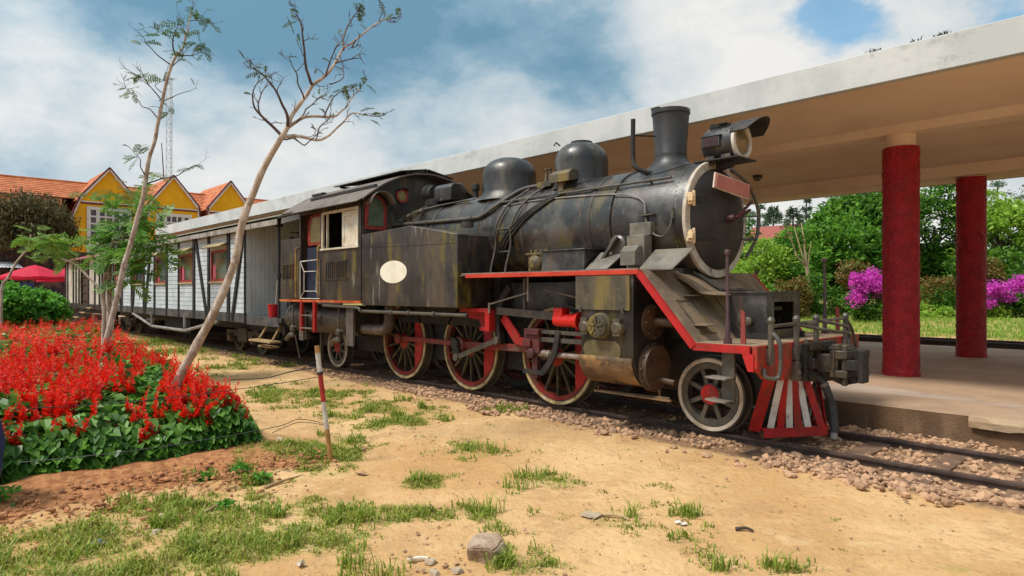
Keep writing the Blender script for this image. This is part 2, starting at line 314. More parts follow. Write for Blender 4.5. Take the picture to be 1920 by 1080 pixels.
# ------------------------------------------------------------------ ground
YC = 7.45; RZ = .10
GP = [(-5.2, 0.82, 0.95, 0.62, 1.0), (-5.45, 1.55, 0.55, 0.45, 0.95), (-4.43, 1.55, 0.75, 0.5, 1.0), (-4.53, 1.02, 0.95, 0.35, 1.0), (-4.9, 2.2, .5, .5, .7), (-4.56, 2.13, 0.43, 0.24, 0.7), (-6.4, 3.22, 0.47, 0.62, 1.0), (-4.61, 2.49, 0.49, 0.27, 0.8), (-4.19, 2.94, 0.33, 0.22, 0.9), (-4.9, 3.42, 0.17, 0.25, 0.9), (-3.95, 3.28, 0.12, 0.17, 0.9), (-4.27, 1.99, 0.25, 0.28, 0.8), (-8.3, 5.0, 0.69, 0.76, 0.7), (-7.39, 5.11, 0.32, 0.74, 0.8), (-7.37, 4.36, 0.37, 0.4, 0.6), (-9.93, 5.0, 0.78, 0.97, 0.7), (-10.95, 4.73, 0.55, 0.89, 0.6), (-5.65, 4.54, 0.29, 0.29, 0.7), (-5.24, 4.46, 0.22, 0.18, 0.6), (-6.83, 3.84, 0.37, 0.22, 0.5), (-4.38, 4.35, 0.25, 0.14, 0.6), (-4.16, 4.41, 0.15, 0.14, 0.7), (-2.92, 3.88, 0.35, 0.15, 0.5), (-2.83, 4.48, 0.15, 0.12, 0.6), (-2.84, 3.01, 0.2, 0.14, 0.7), (-3.08, 2.87, 0.14, 0.21, 0.3), (-2.22, 3.86, 0.21, 0.17, 0.4), (-7.06, 6.3, 0.23, 0.2, 0.8), (-6.78, 6.5, 0.08, 0.2, 0.9), (-6.02, 6.6, 0.15, 0.15, 0.7), (-15.11, 5.42, 0.84, 1.02, 0.6), (-24.39, 6.3, 1.46, 2.3, 0.8), (-30.06, 6.0, 1.31, 2.72, 0.7), (-19.64, 6.3, 0.95, 1.2, 0.6), (-16.59, 6.3, 0.7, 0.7, 0.6), (-20.5, 6.0, 1.1, 1.43, 0.6), (-19.56, 5.18, 0.58, 1.2, 0.5), (-14.54, 6.03, 0.72, 0.5, 0.3), (-6.26, 2.34, 0.12, 0.25, 0.6), (-6.28, 2.06, 0.12, 0.17, 0.5), (-5.9, 2.35, 0.12, 0.13, 0.5), (-3.5, 3.11, 0.15, 0.08, 0.4), (-3.62, 2.18, 0.2, 0.16, 0.4), (-1.88, 4.17, 0.2, 0.1, 0.25), (-5.0, 0.2, .9, .6, .8), (-3.6, .6, .6, .4, .6), (-36, 3.4, 3, 2, .9), (-34, 5.6, 2.5, .6, .8)]
GA = np.array(GP)
def nzv(x, y, s, o=0): return noise.fractal(Vector((x*s+o, y*s-o, o*.37)), 1.0, 2.0, 4)
def grassy(x, y):
    r = np.hypot(GA[:, 0], GA[:, 1]); ux = GA[:, 0]/r; uy = GA[:, 1]/r
    dx = x-GA[:, 0]; dy = y-GA[:, 1]; a = (dx*ux+dy*uy)/GA[:, 3]; b = (-dx*uy+dy*ux)/GA[:, 2]
    g = float(np.max(GA[:, 4]*np.exp(-(a*a+b*b)*.75)))
    return g*.9+.42*nzv(x, y, 2.0, 3)+.38*nzv(x, y, 6, 9)
def bed_edge(x): return 2.95 if x > -7.3 else min(5.6, 2.95+(-7.3-x)*.125)       # far edge of the flower bed
def bed_d(x, y): return min(-7.05-x+.16*nzv(.3, y, 1.7, 5), bed_edge(x)-y+.16*nzv(x, .7, 1.7, 8))
def inbed(x, y, m=0): return bed_d(x, y)+m > 0 and x > -27-m
def gz(x, y):
    z = .022*nzv(x, y, .9, 1)+.012*nzv(x, y, 3.5, 5)
    if -30 < x < -5.5 and y < 7:
        d = min(-6.55-x, bed_edge(x)+.35-y); z += .10*max(0, min(1, d/.6+.4))
    if y > 6.1:
        k = min(1, (y-6.1)/.4); z = z*(1-k)+k*(.015)
    if y > 19.6:
        k = min(1, (y-19.6)/1.0); z = z*(1-k)+k*.24
        if y > 24: z += .030*(y-24)*min(1, (y-24)/6)+.05*nzv(x, y, .3, 4)
        if y > 60: z = min(z, 1.3+(y-60)*.035)
    return z
def spaced(parts):
    o = []
    for a, b, n in parts: o += list(np.linspace(a, b, n, endpoint=False))
    return o
GX = spaced([(-900, -120, 12), (-120, -40, 24), (-40, -16, 60), (-16, -9.5, 65), (-9.5, -1, 150), (-1, 8, 45), (8, 60, 20), (60, 900, 12)])+[900]
GY = spaced([(-500, -30, 8), (-30, -3, 18), (-3, 0, 24), (0, 5.4, 100), (5.4, 9, 40), (9, 20, 16), (20, 40, 40), (40, 120, 20), (120, 900, 12)])+[900]
gv = []; gm = []
for y in GY:
    for x in GX:
        gv.append((x, y, gz(x, y)))
        near = -45 < x < 2 and -2 < y < 7.4
        g = grassy(x, y) if near else (-.3 if y < 19.7 and x > -45 else .25)
        if y > 22.6: g = (.8 if y > 24.5 else .35)+.5*nzv(x, y, .5, 2)
        elif y > 19.5: g = .1
        s = 0.0
        if -30 < x < -4 and y < 6:
            d = min(-6.05-x+.25*nzv(x, y, 2, 7), bed_edge(x)+.25-y); s = max(0, min(1, d/.35))
        t = max(0, min(1, (y-6.15)/.3)) if y < 20 else 0
        gm.append((max(0, min(1, g)), s, t, 1))
nx = len(GX); gf = [(j*nx+i, j*nx+i+1, (j+1)*nx+i+1, (j+1)*nx+i) for j in range(len(GY)-1) for i in range(nx-1)]
me = bpy.data.meshes.new('ground'); me.from_pydata(gv, [], gf); ca = me.color_attributes.new('cover', 'FLOAT_COLOR', 'POINT')
ca.data.foreach_set('color', np.array(gm, dtype=np.float32).ravel()); me.polygons.foreach_set('use_smooth', [True]*len(gf))
m = bpy.data.materials.new('sandy_ground'); m.use_nodes = True; t = m.node_tree; n = t.nodes.new; l = t.links.new; P = t.nodes['Principled BSDF']
at_ = n('ShaderNodeVertexColor'); at_.layer_name = 'cover'; sp = n('ShaderNodeSeparateColor'); l(at_.outputs[0], sp.inputs[0]); co = n('ShaderNodeTexCoord').outputs['Object']
def gnz(sc, det, ms=None):
    q = n('ShaderNodeTexNoise'); q.inputs['Scale'].default_value = sc; q.inputs['Detail'].default_value = det; q.inputs['Roughness'].default_value = .62
    if ms: mp = n('ShaderNodeMapping'); mp.inputs['Scale'].default_value = ms; l(co, mp.inputs[0]); l(mp.outputs[0], q.inputs[0])
    else: l(co, q.inputs[0])
    return q.outputs[0]
def gmr(x, a, b, c=0, d=1):
    q = n('ShaderNodeMapRange'); q.interpolation_type = 'SMOOTHSTEP'; l(x, q.inputs[0])
    for i, u in enumerate((a, b, c, d)): q.inputs[i+1].default_value = u
    return q.outputs[0]
def gmx(f, a, b):
    q = n('ShaderNodeMix'); q.data_type = 'RGBA'; l(f, q.inputs[0])
    for i, u in ((6, a), (7, b)):
        if hasattr(u, 'links'): l(u, q.inputs[i])
        else: q.inputs[i].default_value = (*u, 1)
    return q.outputs[2]
def gma(op, a, b):
    q = n('ShaderNodeMath'); q.operation = op
    for i, u in enumerate((a, b)):
        if hasattr(u, 'links'): l(u, q.inputs[i])
        else: q.inputs[i].default_value = u
    return q.outputs[0]
c = gmx(gmr(gnz(.8, 8), .35, .65), (.62, .405, .200), (.46, .265, .112))
c = gmx(gmr(gnz(3.2, 8), .50, .68, 0, .6), c, (.65, .455, .245))
c = gmx(gmr(gnz(.45, 8), .48, .62, 0, .65), c, (.47, .255, .105))
c = gmx(gmr(gnz(1.7, 9), .54, .62, 0, .5), c, (.40, .225, .10))
c = gmx(gmr(gnz(7, 7), .56, .66, 0, .45), c, (.38, .22, .11))
c = gmx(gmr(gnz(18, 6), .55, .68, 0, .6), c, (.33, .175, .08))
c = gmx(gmr(gnz(60, 3), .60, .72, 0, .5), c, (.66, .50, .32))
c = gmx(gmr(gma('ADD', sp.outputs[1], gma('MULTIPLY', gma('SUBTRACT', gnz(9, 6), .5), .8)), .35, .75), c, gmx(gmr(gnz(14, 7), .38, .62), (.44, .20, .085), (.26, .105, .045)))
c = gmx(gmr(gma('ADD', sp.outputs[2], gma('MULTIPLY', gma('SUBTRACT', gnz(8, 6), .5), .8)), .3, .8), c, gmx(gmr(gnz(22, 6), .4, .6), (.30, .18, .10), (.17, .10, .06)))
gr = gmr(gma('ADD', sp.outputs[0], gma('MULTIPLY', gma('SUBTRACT', gnz(22, 7), .5), 1.3)), .28, .80, 0, .8)
c = gmx(gr, c, gmx(gmr(gnz(6, 6), .35, .65), (.16, .19, .032), (.29, .27, .08)))
l(c, P.inputs['Base Color']); P.inputs['Roughness'].default_value = .95; P.inputs['Specular IOR Level'].default_value = .15
bp = n('ShaderNodeBump'); bp.inputs['Strength'].default_value = .8; bp.inputs['Distance'].default_value = .03
l(gma('ADD', gnz(14, 9), gma('MULTIPLY', gnz(70, 4), .25)), bp.inputs['Height']); l(bp.outputs[0], P.inputs['Normal'])
me.materials.append(m); go = bpy.data.objects.new('ground', me); COL.objects.link(go); tag(go, kind='structure', label='sandy ochre ground with patches of grass around the railway', cat='ground')

# grass blades: one uncountable mass
pts = []; dry = []
def sprinkle(x0, x1, y0, y1, nn, thr=.30):
    for _ in range(nn):
        x = random.uniform(x0, x1); y = random.uniform(y0, y1)
        if inbed(x, y, .05) or y < .08*abs(x)-1.2: continue
        g = grassy(x, y)
        if g > thr+random.random()*.45: (pts if random.random() < .8 else dry).append((x, y, gz(x, y)-.005, min(1.2, g)))
sprinkle(-7.2, -1.5, .0, 3.6, 30000, .34); sprinkle(-12, -1.5, 3.4, 6.4, 26000, .30); sprinkle(-34, -12, 2.9, 7.0, 16000, .2)
def blades(p, h):
    p = np.array(p); n_ = len(p); k = 3; q = np.repeat(p, k, 0); n_ *= k
    a = rng.uniform(0, 2*np.pi, n_); b = q[:, :3]+np.c_[rng.normal(0, .018, (n_, 2)), np.zeros(n_)]
    hh = h*q[:, 3]*rng.uniform(.3, 1.5, n_)**1.3*(1+np.clip((np.hypot(q[:, 0], q[:, 1])-8)*.03, 0, .6)); ln = np.c_[np.cos(a), np.sin(a), np.zeros(n_)]
    sd = np.c_[-np.sin(a), np.cos(a), np.zeros(n_)]*np.clip(.0028+.0005*np.hypot(q[:, 0], q[:, 1]), .003, .009)[:, None]; up = np.array([0, 0, 1.])
    t1 = b+up*hh[:, None]*.6+ln*hh[:, None]*.18; t2 = b+up*hh[:, None]*.85+ln*hh[:, None]*rng.uniform(.3, .9, (n_, 1))
    return np.concatenate([np.stack([b-sd, b+sd, t1+sd*.8, t1-sd*.8], 1).reshape(-1, 3), np.stack([t1-sd*.8, t1+sd*.8, t2+sd*.15, t2-sd*.15], 1).reshape(-1, 3)])
tf = []
for gx_, gy_, rl_, rd_, w_ in GP:
    for _ in range(max(2, int(7*w_*min(1.6, rl_+rd_)))):
        x0 = gx_+random.gauss(0, rl_*.55); y0 = gy_+random.gauss(0, rl_*.55)
        if inbed(x0, y0, .05) or y0 > 6.5: continue
        k_ = random.uniform(.7, 1.3); sp_r = random.uniform(.02, .07)*(1+.04*math.hypot(x0, y0))
        for _ in range(int(22*k_)): x = x0+random.gauss(0, sp_r); y = y0+random.gauss(0, sp_r); tf.append((x, y, gz(x, y)-.005, random.uniform(.4, 1.1)*k_))
for gx_, gy_ in ((-2.92, 3.88), (-2.75, 3.95), (-2.83, 4.48), (-2.3, 3.9), (-2.1, 3.8), (-3.9, 4.4), (-4.3, 4.3), (-4.15, 4.45), (-1.9, 4.2), (-3.1, 4.2), (-3.5, 3.6), (-2.6, 4.3), (-5.0, 4.9), (-3.3, 4.9)):
    for _ in range(3):
        x0 = gx_+random.gauss(0, .15); y0 = gy_+random.gauss(0, .12)
        for _ in range(8): x = x0+random.gauss(0, .035); y = y0+random.gauss(0, .035); (tf if random.random() < .6 else dry).append((x, y, gz(x, y)-.005, random.uniform(.2, .5)))
tag(npmesh('grass_tufts', blades(tf, .085), 4, leafm('fresh_grass_blade', (.12, .22, .018), (.38, .43, .075), .42)), 'fresh bright green grass tufts standing out of the short grass', 'grass', kind='stuff')
tag(npmesh('grass', blades(pts, .058), 4, GRS), 'short green grass tufts over the sandy ground', 'grass', kind='stuff')
tag(npmesh('dry_grass', blades(dry, .055), 4, GRSD), 'dry straw coloured grass among the green tufts', 'grass', kind='stuff')
# lawn beyond the far track
lp = []
for _ in range(15000):
    x = random.uniform(-24, 2); y = random.uniform(22.9, 34)
    if y < 24.5+nzv(x, y, .8, 2)*1.5 and random.random() < .8: continue
    lp.append((x, y, gz(x, y), 1.0))
tag(npmesh('lawn_grass', blades(lp, .07), 4, leafm('lawn_blade', (.15, .30, .025), (.34, .48, .07), .4)), 'green lawn beyond the far track', 'lawn', kind='stuff')

# ------------------------------------------------------------------ tracks
def rail_prof(y, zt, h=.11): return [(y-.05, zt-h), (y+.05, zt-h), (y+.05, zt-h+.012), (y+.009, zt-h+.022), (y+.009, zt-.034), (y+.032, zt-.028), (y+.032, zt-.004), (y+.026, zt), (y-.026, zt), (y-.032, zt-.004), (y-.032, zt-.028), (y-.009, zt-.034), (y-.009, zt-h+.022), (y-.05, zt-h+.012)]
tr = thing('railway_track', (0, YC, 0), 'railway track of brown steel rails under the black locomotive', 'railway track')
for y in (YC-.53, YC+.53): MB().prism(rail_prof(y, RZ), 'x', -75, 14).build('rail', STEEL, tr, ang=40)
sl = None
for i, x in enumerate(np.arange(-11.2, 3.2, .72)):
    MB().box(x-.11, x+.11, YC-.95, YC+.95, -.1, .018+random.uniform(.012, .022)).build('sleeper', mat('old_sleeper', (.20, .12, .07), (.13, .075, .05), 4, .9, .5, 40), tr, bev=.01)
t2 = thing('railway_track', (0, 21, .2), 'dark railway track on the far side of the platform', 'railway track')
for y in (20.6, 21.65): MB().prism(rail_prof(y, .40, .16), 'x', -75, 30).build('rail', STEEL, t2, ang=40)
MB().prism([(20.1, .2), (22.2, .2), (22.2, .262), (20.1, .262)], 'x', -75, 30).build('sleeper_bed', DRK, t2)
# ballast
def stones(name, spec, lab, m_=STONE, cat='ballast', filt=None):
    base = [V(*p) for p in ((0, 0, 1), (.9, 0, .4), (.28, .85, .4), (-.72, .53, .4), (-.72, -.53, .4), (.28, -.85, .4), (.72, .53, -.4), (-.28, .85, -.4), (-.9, 0, -.4), (-.28, -.85, -.4), (.72, -.53, -.4), (0, 0, -1))]
    F = np.array([(0, 1, 2), (0, 2, 3), (0, 3, 4), (0, 4, 5), (0, 5, 1), (1, 6, 2), (2, 7, 3), (3, 8, 4), (4, 9, 5), (5, 10, 1), (6, 7, 2), (7, 8, 3), (8, 9, 4), (9, 10, 5), (10, 6, 1), (11, 7, 6), (11, 8, 7), (11, 9, 8), (11, 10, 9), (11, 6, 10)])
    B = np.array([tuple(p) for p in base]); out_ = []
    for x0, x1, y0, y1, nn, r0, r1, z in spec:
        c_ = np.c_[rng.uniform(x0, x1, nn), rng.uniform(y0, y1, nn), rng.uniform(z-.02, z+.02, nn)]
        if filt: c_ = c_[[filt(*p_) for p_ in c_]]; nn = len(c_)
        r = rng.uniform(r0, r1, (nn, 1, 1))*rng.choice([.6, .8, 1, 1.25], (nn, 1, 1)); sc = rng.uniform(.6, 1.25, (nn, 1, 3))*np.array([1, 1, .75]); j = rng.uniform(.72, 1.2, (nn, 12, 1))
        a = rng.uniform(0, 6.28, nn); ca_, sa_ = np.cos(a)[:, None], np.sin(a)[:, None]; p = B[None]*j*sc*r
        p = np.stack([p[..., 0]*ca_-p[..., 1]*sa_, p[..., 0]*sa_+p[..., 1]*ca_, p[..., 2]], -1)+c_[:, None, :]
        out_.append(p)
    p = np.concatenate(out_); n_ = len(p); me = bpy.data.meshes.new(name)
    me.from_pydata(p.reshape(-1, 3).tolist(), [], (F[None]+np.arange(n_)[:, None, None]*12).reshape(-1, 3).tolist()); me.materials.append(m_)
    o = bpy.data.objects.new(name, me); COL.objects.link(o); return tag(o, lab, cat, kind='stuff')
SLX = np.arange(-11.2, 3.2, .72)
def gfilt(x, y, z):
    if 6.98 < y < 7.92 and np.min(np.abs(SLX-x)) < .125: return random.random() < .22
    if y < 6.86: return nzv(x, y*1.6, 1.3, 5) > -.10-.55*(y-6.3)/.5+random.gauss(0, .12)
    return True
stones('ballast_gravel', [(-9.5, 0, 6.32, 6.85, 2700, .018, .043, .02), (-9.5, 0, 5.95, 6.45, 620, .018, .055, .02), (-5, 0, 6.99, 7.91, 1700, .022, .045, .015), (-9.5, 0, 8.02, 8.78, 2000, .022, .048, .025),
      (-14, -5, 6.99, 7.91, 900, .022, .045, .0), (-22, -9.5, 6.25, 6.85, 1500, .02, .04, .012), (-2.6, 0, 6.2, 6.6, 250, .03, .055, .025), (-40, -22, 6.1, 8.7, 900, .02, .04, .01)], 'broken brown stone ballast along the rails', filt=gfilt)
stones('loose_pebbles', [(-5, -1.5, 1.5, 6.2, 220, .006, .016, .012), (-12, -5, 3.4, 6.2, 260, .008, .02, .012), (-3.9, -2.4, 2.2, 3.0, 60, .008, .02, .012)], 'small loose pebbles on the sand', cat='pebbles')
stones('soil_clods', [(-7.1, -5.9, .2, 3.2, 900, .008, .030, .05), (-6.1, -5.2, .2, 2.6, 300, .006, .018, .02)], 'crumbly red soil clods below the flower bed', leafm('soil_clod', (.44, .20, .09), (.24, .10, .045), .0, .9), 'soil')
# ------------------------------------------------------------------ platform
def wavy_edge(z):
    o = []
    for x in np.arange(-62, 12.01, .25): o.append((x, 8.72+.02*noise.noise(V(x*1.5, z*5, 1))-(.0 if not -1.9 < x < -.2 else -.10*max(0, noise.noise(V(x*3, 2, 3))+.5)), z))
    return o
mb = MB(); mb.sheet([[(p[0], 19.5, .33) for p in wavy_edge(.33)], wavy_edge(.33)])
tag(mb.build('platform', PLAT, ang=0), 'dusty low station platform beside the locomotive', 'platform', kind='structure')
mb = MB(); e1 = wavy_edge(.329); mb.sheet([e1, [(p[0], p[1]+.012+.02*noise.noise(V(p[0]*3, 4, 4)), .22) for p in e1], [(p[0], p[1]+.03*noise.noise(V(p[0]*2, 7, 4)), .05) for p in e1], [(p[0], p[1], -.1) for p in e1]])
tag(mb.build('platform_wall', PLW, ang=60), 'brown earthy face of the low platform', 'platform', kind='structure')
mb = MB(); rw_ = []
for x in np.arange(-1.9, 1.2, .12): q_ = noise.noise(V(x*2.3, 1, 1)); rw_.append([(x, 8.80, .334), (x, 8.715+.02*q_, .331), (x, 8.69+.03*noise.noise(V(x*6, 3, 1)), .28+.04*q_), (x, 8.70+.01*q_, .21+.07*noise.noise(V(x*4, 5, 2)))])
mb.sheet(rw_); tag(mb.build('platform_edge', PSTN, ang=0), 'broken pale mortar along the platform edge', 'platform', kind='structure')
mb = MB(); mb.sheet([[(-62, 19.5, .33), (12, 19.5, .33)], [(-62, 19.5, .1), (12, 19.5, .1)]]); tag(mb.build('platform_back', PLW), kind='structure', label='far face of the platform', cat='platform')
# ------------------------------------------------------------------ canopy
cn = thing('station_canopy', (-12, 14, .33), 'long white concrete platform canopy on dark red columns', 'canopy')
X0, X1 = -35.5, 11.0
MB().box(X0, X1, 9.325, 18.945, 4.44, 4.52).build('roof', CONC, cn)
MB().box(X0, X1, 9.2, 9.32, 4.39, 4.81).build('fascia', CONC, cn, bev=.008)
MB().box(X0, X1, 18.95, 19.06, 4.36, 4.75).build('fascia', CONC, cn, bev=.008)
mb = MB(); mb.sheet([[(X0, y, z), (X1, y, z)] for y, z in ((9.32, 4.392), (11.75, 4.40), (11.95, 4.30), (12.4, 4.30), (12.6, 4.40), (16.3, 4.385), (16.42, 4.16), (17.0, 4.16), (17.1, 4.38), (18.95, 4.37))])
mb.build('soffit', SOFF, cn, ang=20)
def column(x, y, zt):
    n_, k = 72, 150; vs = []
    for j in range(k+1):
        z = .33+(zt-.33)*j/k
        for i in range(n_):
            a = 2*math.pi*i/n_; r = .268+.016*noise.noise(V(math.cos(a)*5, math.sin(a)*5+x, z*17))+.009*noise.noise(V(math.cos(a)*14, math.sin(a)*14+x, z*30))+.004*random.uniform(-1, 1)+(.012*max(0, 1-(z-.33)/.12))
            vs.append((x+r*math.cos(a), y+r*math.sin(a), z))
    mb = MB(); mb.add(vs, [(j*n_+i, j*n_+(i+1) % n_, (j+1)*n_+(i+1) % n_, (j+1)*n_+i) for j in range(k) for i in range(n_)]+[tuple(range(k*n_, k*n_+n_))])
    c_ = mb.build('column', RCOL, cn, ang=60)
    MB().lathe((x, y, zt-.002), (0, 0, 1), [(0, .215), (4.40-zt, .225)], 32).build('capital', SOFF, c_)
for x in (4.5, -3.6, -11.7, -19.8, -27.9):
    column(x, 12.17, 4.09); column(x, 16.7, 4.13)
mb = MB(); mb.lathe((-7.26, 14.5, 4.39), (0, 0, -1), [(0, .10), (.03, .11), (.05, .11)], 24); cl = mb.build('ceiling_light', DRK, loc=(-7.26, 14.5, 4.39))
tag(cl, 'small round ceiling light under the canopy beside the headlamp', 'ceiling light'); MB().lathe((-7.26, 14.5, 4.34), (0, 0, -1), [(0, .095), (.04, .085), (.075, .05), (.085, .01)], 24).build('glass_cover', GREYM, cl)
rp = []
for px_, w in ((-3.05, 3), (-2.6, 2), (-2.3, 3)):
    for _ in range(6*w): rp.append((px_+random.gauss(0, .04), 9.26+random.gauss(0, .02), 4.81, .8))
tag(npmesh('roof_weeds', blades(rp, .05), 4, leafm('roof_weed', (.02, .02, .01), (.05, .05, .02))), 'tiny dark weeds sprouting on the canopy edge', 'weeds', kind='stuff')
# ------------------------------------------------------------------ steam locomotive
loco = thing('steam_locomotive', (-8.5, YC, RZ), 'old black steam tank locomotive with red trim on the track beside the platform', 'locomotive')
BZ = 2.61
mb = MB(); mb.box(-13.8, -3.35, YC-.42, YC-.36, .50, 1.25); mb.box(-13.8, -3.35, YC+.36, YC+.42, .50, 1.25); mb.box(-13.5, -3.6, YC-.3, YC+.3, .62, 1.2); mb.build('frame', DRK, loco)
mb = MB(); mb.box(-10.4, -7.6, YC-.62, YC+.62, 1.15, 1.95); mb.box(-5.5, -4.4, YC-.55, YC+.55, 1.15, 2.0); mb.box(-7.6, -5.5, YC-.40, YC+.40, 1.15, 1.85); mb.build('saddle', DRK, loco)  # saddle and firebox, plus dark filler standing in for shade under the boiler
# wheels (local coordinates, outer face towards -Y)
def wheel(name, r, nsp, tyre_m, hub_m, cw, rimcol, hr):
    mb = MB(); ax = (0, -1, 0); mb.ring((0, 0, 0), ax, r-.135, r-.07, -.06, .052, 48); mb.mi = 1
    for i in range(nsp):
        a = 2*math.pi*(i+.5)/nsp; ca_, sa_ = math.cos(a), math.sin(a)
        mb.bar((ca_*hr*.8, -.01, sa_*hr*.8), (ca_*(r-.12), -.005, sa_*(r-.12)), .05 if nsp < 10 else .036, .045, (0, 1, 0))
    mb.lathe((0, 0, 0), ax, [(-.10, hr), (.04, hr), (.05, hr*.9)], 24)
    w = mb.build(name, [rimcol, GRM if nsp < 10 else mat('spoke_iron', (.035, .026, .02), (.09, .07, .022), 5, .6, .2, 50)], loco, local=True)
    k = []
    mb = MB(); mb.ring((0, 0, 0), ax, r-.056, r-.014, .03, .060, 56); mb.mi = 1; mb.ring((0, 0, 0), ax, r-.075, r, -.07, .045, 56); mb.ring((0, 0, 0), ax, r-.07, r+.028, -.10, -.07, 56)
    k.append(mb.build('tyre', [tyre_m, GRM], w, local=True))
    mb = MB(); mb.lathe((0, 0, 0), ax, [(.045, hr*.92), (.062, hr*.85), (.065, hr*.3), (.075, .02)], 24); k.append(mb.build('hub', hub_m, w, local=True))
    if cw:
        a0 = cw; R = r-.10; ps = []
        for i in range(15):
            a = -a0+2*a0*i/14; ps.append((R*math.cos(a), R*math.sin(a)))
        mb = MB(); mb.prism(ps, 'y', -.056, .0); k.append(mb.build('counterweight', RED, w, local=True))
    KIDS[w.name] = k
    return w
RIMR = mat('red_wheel_rim', (.20, .012, .010), (.10, .025, .015), 4, .6, .2, 50, [(5, (1, 1, 1), .5, .68, .7, (.10, .06, .015))])
DYN = .82; WY = YC-.53-.03
dw = wheel('driving_wheel', .70, 14, TYR, RED, .92, RIMR, .155)
def setw(w, x, z, first):
    b = BASE['steam_locomotive']; o = None
    for i, xx in enumerate(x):
        for side in (-1, 1):
            loc_ = (xx-b.x, side*.56, z-b.z); rz = 0 if side < 0 else math.pi
            if first: o = w; w.location = loc_; first = False
            else: o = copy_tree(w, loco, loc_, rz)
            o.rotation_euler = (0, 0, rz)
dwx = (-6.42, -8.36, -10.28); setw(dw, dwx, .80, True)
pw = wheel('pilot_wheel', .43, 8, mat('whitish_tyre', (.56, .49, .41), (.42, .33, .24), 4, .55, .2, 60, [(7, (1, 1, 1), .53, .64, .7, (.24, .14, .08))]), RED, 0, GRM, .13); setw(pw, (-4.0, -12.8), .53, True)
for x in dwx+(-4.0, -12.8): MB().tube([(x, YC-.5, .8 if x in dwx else .53), (x, YC+.5, .8 if x in dwx else .53)], .075, 12).build('axle', DRK, loco)
ROD = mat('greasy_red_rod', (.22, .02, .018), (.13, .025, .02), 5, .45, .2, 50, [(5, (.3, 1, 1), .48, .64, .8, (.10, .07, .055))])
